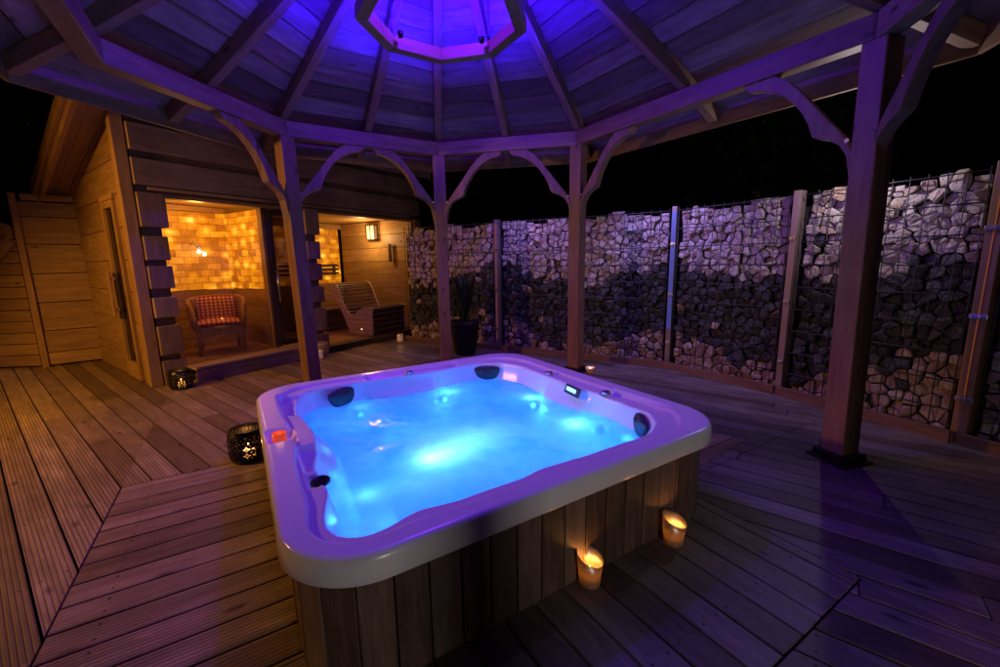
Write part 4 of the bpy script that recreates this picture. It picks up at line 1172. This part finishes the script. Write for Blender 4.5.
def votive(p, label, tl, r=.045, h=.118, grp=True):
    t = thing('votive_candle', label, 'candle', tuple(p), 'slant topped gold votive glasses'); p = V3(p)
    def tilt(a, z): return 0 if z < h * .5 else (z - h * .5) / (h * .5) * .020 * math.cos(a - tl)
    mb = MB(); mb.lathe([(.001, .004), (r * .90, .004), (r * .93, .01), (r, h * .5), (r * 1.17, h), (r * 1.13, h), (r * .95, h * .5), (r * .86, .014), (.001, .014)], 32, p, cap0=False, tilt=tilt)
    mb.build('cup', M['gold'], t)
    c = MB(); c.lathe([(r * .72, .015), (r * .72, .045), (.001, .043)], 20, p); cd = c.build('tealight', M['wax'], t)
    q = p + V3((0, 0, .046)); c = MB(); c.lathe([(.001, 0), (.006, .008), (.005, .018), (.001, .030)], 10, q); c.build('flame', M['flame'], cd)
    return q
fl3 = votive((.335, 1.45, 0), 'gold votive glass with lit tealight, nearer the camera beside the tub skirt', R(150))
fl4 = votive((.755, 1.675, 0), 'gold votive glass with lit tealight, by the right end of the tub skirt', R(150))
# goblet beyond the tub
gp_ = V3((.93, 4.22, 0)); t = thing('candle_goblet', 'small stemmed goblet with lit candle on the deck beyond the tub', 'candle', tuple(gp_))
mb = MB(); mb.lathe([(.035, .001), (.03, .01), (.008, .018), (.008, .07), (.02, .085), (.045, .11), (.052, .145), (.048, .145), (.04, .112), (.001, .09)], 24, gp_); mb.build('glass', M['gold'], t)
mb = MB(); mb.lathe([(.001, 0), (.03, .0), (.03, .016), (.001, .016)], 16, gp_ + V3((0, 0, .10))); mb.build('candle_wax', M['wax'], t)
mb = MB(); mb.lathe([(.001, 0), (.007, .01), (.006, .02), (.001, .03)], 10, gp_ + V3((0, 0, .117))); mb.build('flame', M['flame'], t)
# small tealight jars by the cabin
for (x, y), lab in (((-2.42, 5.47), 'small white tealight jar on the deck at the foot of the middle pillar'), ((-1.60, 6.60), 'small white tealight jar on the deck below the right window')):
    p = V3((x, y, 0)); t = thing('tealight_jar', lab, 'candle', (x, y, 0), 'small tealight jars along the cabin front')
    mb = MB(); mb.lathe([(.040, .0), (.048, .02), (.046, .085), (.050, .10), (.046, .10), (.042, .085), (.044, .02), (.001, .012)], 20, p); mb.build('jar', M['jar'], t)
    mb = MB(); mb.lathe([(.05, .098), (.054, .104), (.05, .110), (.045, .104)], 20, p); mb.build('lid_ring', M['chrome'], t)
# red glass in the recess of the rim
rp = T(.093, 2.125, ZT - .044); t = thing('red_tealight_glass', 'small red candle glass set into the hot tub rim', 'candle', tuple(rp))
mb = MB(); mb.lathe([(.001, .001), (.026, .001), (.032, .02), (.030, .052), (.026, .052), (.027, .02), (.001, .006)], 24, rp); mb.build('glass', M['redglass'], t)
mb = MB(); mb.lathe([(.001, 0), (.005, .006), (.004, .014), (.001, .022)], 10, rp + V3((0, 0, .018))); mb.build('flame', M['flame'], t)

# ------------------------------------------------------------------ potted plant and garden trees
pp = V3((-.48, 5.62, 0)); t = thing('potted_plant', 'dark leafy plant in a tall dark pot behind the middle gazebo post', 'plant', tuple(pp))
mb = MB(); mb.lathe([(.13, 0), (.15, .05), (.20, .42), (.215, .45), (.20, .455), (.17, .43), (.001, .42)], 28, pp); mb.build('pot', M['pot'], t)
def leafcloud(mb, c, rad, n, size, rs, up=0.0):
    for _ in range(n):
        while True:
            v = V3((rs.uniform(-1, 1), rs.uniform(-1, 1), rs.uniform(-1, 1)))
            if .2 < v.length < 1: break
        k = 1 + .25 * noise.noise(v * 2.2 + c)
        p = c + V3((v.x * rad.x, v.y * rad.y, v.z * rad.z)) * k
        if noise.noise(p * 1.6 / max(rad.x, .1)) < -.18: continue
        d = V3((rs.uniform(-1, 1), rs.uniform(-1, 1), rs.uniform(-1, 1))).normalized(); s_ = d.cross(V3((rs.uniform(-1, 1), rs.uniform(-1, 1), rs.uniform(-1, 1)))).normalized()
        L = size * rs.uniform(.6, 1.3); b = len(mb.v)
        mb.v += [p - d * L, p + s_ * L * .35, p + d * L, p - s_ * L * .35]
        mb.face([b, b + 1, b + 2, b + 3], [(0, 0)] * 4, rs.random())
rs = random.Random(4)
mb = MB()
for k in range(70):
    a = rs.uniform(0, 6.28); h = rs.uniform(.35, .85); r_ = rs.uniform(.05, .26)
    p0 = pp + V3((0, 0, .42)); p2 = p0 + V3((r_ * math.cos(a), r_ * math.sin(a), h * .9)); p1 = p0.lerp(p2, .5) + V3((0, 0, .06)); s_ = V3((-math.sin(a), math.cos(a), 0)) * .018
    b = len(mb.v); mb.v += [p0 - s_ * .4, p0 + s_ * .4, p1 + s_, p1 - s_, p2]
    mb.face([b, b + 1, b + 2, b + 3], [(0, 0)] * 4); mb.face([b + 3, b + 2, b + 4], [(0, 0)] * 3)
mb.build('foliage', M['leaf2'], t)
for (x, y, h, w_), lab in (((-8.5, 9.5, 6.5, 2.0), 'dark tree in the night garden behind the timber screen'), ((-1.2, 12.0, 5.0, 2.0), 'dark tree barely seen beyond the cabin end'), ((5.5, 9.0, 5.5, 2.2), 'dark tree behind the gabion wall in the night'), ((8.0, 4.2, 5.0, 2.0), 'dark tree beyond the right end of the gabion wall')):
    rs = random.Random(int(x * 10)); p = V3((x, y, -.9)); t = thing('garden_tree', lab, 'tree', tuple(p), 'garden trees in the dark')
    mb = MB(); tr = [p, p + V3((.05, .05, h * .3)), p + V3((.15, -.05, h * .6)), p + V3((.1, 0, h * .9))]; mb.tube(tr, [.16, .12, .08, .03], 10)
    for k in range(7):
        a = rs.uniform(0, 6.28); z = h * rs.uniform(.35, .8); q = p + V3((.1, 0, z)); mb.tube([q, q + V3((math.cos(a) * w_ * .4, math.sin(a) * w_ * .4, .3)), q + V3((math.cos(a) * w_ * .75, math.sin(a) * w_ * .75, .8))], [.05, .035, .015], 6)
    mb.build('trunk', M['bark'], t)
    mb = MB()
    for k in range(9):
        a = rs.uniform(0, 6.28); rr = w_ * rs.uniform(.1, .6); c = p + V3((rr * math.cos(a), rr * math.sin(a), h * rs.uniform(.5, .95)))
        leafcloud(mb, c, V3((w_ * .5, w_ * .5, w_ * .42)), 420, .07, rs)
    mb.build('crown', M['leaf'], t)

# ------------------------------------------------------------------ light
def lamp(kind, name, loc, energy, color, size=.03, target=None, angle=None, blend=.6, size_y=None):
    l = bpy.data.lights.new(name, kind); l.energy = energy; l.color = color
    if kind == 'AREA':
        l.size = size
        if size_y: l.shape = 'RECTANGLE'; l.size_y = size_y
    else: l.shadow_soft_size = size
    if kind == 'SPOT': l.spot_size = R(angle or 90); l.spot_blend = blend
    o = bpy.data.objects.new(name, l); col.objects.link(o); o.location = loc
    if target is not None:
        o.rotation_euler = (V3(target) - V3(loc)).to_track_quat('-Z', 'Y').to_euler()
    return o
BLUE = (.012, .0, 1.0)
for q in UPL: lamp('SPOT', 'ring_uplight', (q.x, q.y, RZ + .12), 210, BLUE, .02, target=(q.x, q.y, 9), angle=179, blend=.35)
lamp('POINT', 'ring_fill', (rc.x, rc.y, RZ + .42), 125, (.12, .005, 1.0), .05)  # fill added for the lower ceiling, with no fitting of its own
lamp('SPOT', 'ring_downlight', (rc.x, rc.y, RZ - .12), 33, (.36, .05, 1.0), .05, target=(rc.x + .25, rc.y - .6, 0), angle=104, blend=.6)
lamp('SPOT', 'violet_fill', (-.2, .3, 2.25), 12, (.60, .13, 1.0), .10, target=(.3, 4.8, 2.25), angle=96, blend=.7)  # violet fill added on the camera side for posts and beams
lamp('AREA', 'camera_fill', (1.15, -1.0, .62), 11, (1.0, .86, .84), .35, target=(.7, 1.3, .25))  # soft fill added low beside the camera for skirt and rim face
# underwater lights
for (u, v), e in (((1.21, 2.66), .8), ((1.62, 2.22), 1.0), ((1.56, 1.71), 1.3), ((.36, 1.62), .4), ((.60, 2.70), .2)):
    lamp('POINT', 'pool_lamp', T(u, v, .265), e * 2.2, (.45, .8, 1.0), .02)
for (u, v), z, e in (((.69, 1.76), .262, 3.4), ((.79, 1.78), .245, 2.8), ((.92, 1.82), .20, 3.2), ((1.06, 1.87), .13, 3.0)):
    lamp('POINT', 'pool_main_lamp', T(u, v, z), e, (.75, .95, 1.0), .03)
for k in range(10):
    th = k * math.pi / 5 + .3; p_, o_ = wallpt(UC + math.cos(th), VC + math.sin(th), .12, .34)
    lamp('POINT', 'pool_wall_fill', p_, 1.6, (.0, .12, 1.0), .06)  # fill lights added to turn the tub walls blue, without lenses
lamp('POINT', 'pool_floor_lamp', T(1.0, 2.05, -.10), 3.5, (.0, .11, 1.0), .10)
# candles
for q, e in ((fl1, 1.0), (fl2, .9), (fl3, .45), (fl4, .45), (gp_ + V3((0, 0, .16)), .5), (rp + V3((0, 0, .055)), .05)):
    lamp('POINT', 'candle_light', V3(q) + V3((0, 0, .03)), e, (1, .40, .08), .02)
for x, y in ((-2.42, 5.47), (-1.60, 6.60)): lamp('POINT', 'tealight_light', (x, y, .13), .35, (1, .5, .18), .012)
# cabin interior and the warm lamp of the side passage
lamp('POINT', 'cabin_lamp', CW(.75, -.35, 1.80), 12, (1, .48, .09), .06)
lamp('POINT', 'cabin_lamp', CW(3.55, -.85, 1.72), 20, (1, .58, .22), .05)
lamp('SPOT', 'passage_lamp', (-4.9, 1.7, 2.2), 450, (1, .43, .06), .10, target=(-3.5, 3.4, .1), angle=124, blend=.55)
# lamp in front of the stone wall, behind the right gazebo post
lamp('POINT', 'wall_lamp_light', (2.52, 3.20, 1.95), 17, (.95, .80, .84), .015)
lamp('SPOT', 'wall_washer', (1.45, 4.35, 2.25), 72, (.42, .30, 1.0), .05, target=(2.1, 4.8, .45), angle=110, blend=.8)
lamp('SPOT', 'wall_washer', (.2, 5.1, 2.25), 48, (.46, .30, 1.0), .05, target=(.6, 5.7, .5), angle=120, blend=.8)

w = bpy.data.worlds.new('World'); sc.world = w; w.use_nodes = True
nt = w.node_tree; bg = nt.nodes['Background']
sky = nt.nodes.new('ShaderNodeTexSky'); sky.sky_type = 'NISHITA'; sky.sun_disc = False; sky.sun_elevation = R(-6); sky.sun_rotation = R(200)
nt.links.new(sky.outputs[0], bg.inputs[0]); bg.inputs[1].default_value = .01

sc.view_settings.view_transform = 'Standard'; sc.view_settings.look = 'None'; sc.view_settings.gamma = 1; sc.view_settings.exposure = -.28
try: sc.view_settings.use_curve_mapping = False
except Exception: pass
sc.cycles.use_denoising = True
sc.cycles.max_bounces = 8; sc.cycles.transparent_max_bounces = 12
sc.cycles.sample_clamp_indirect = 6
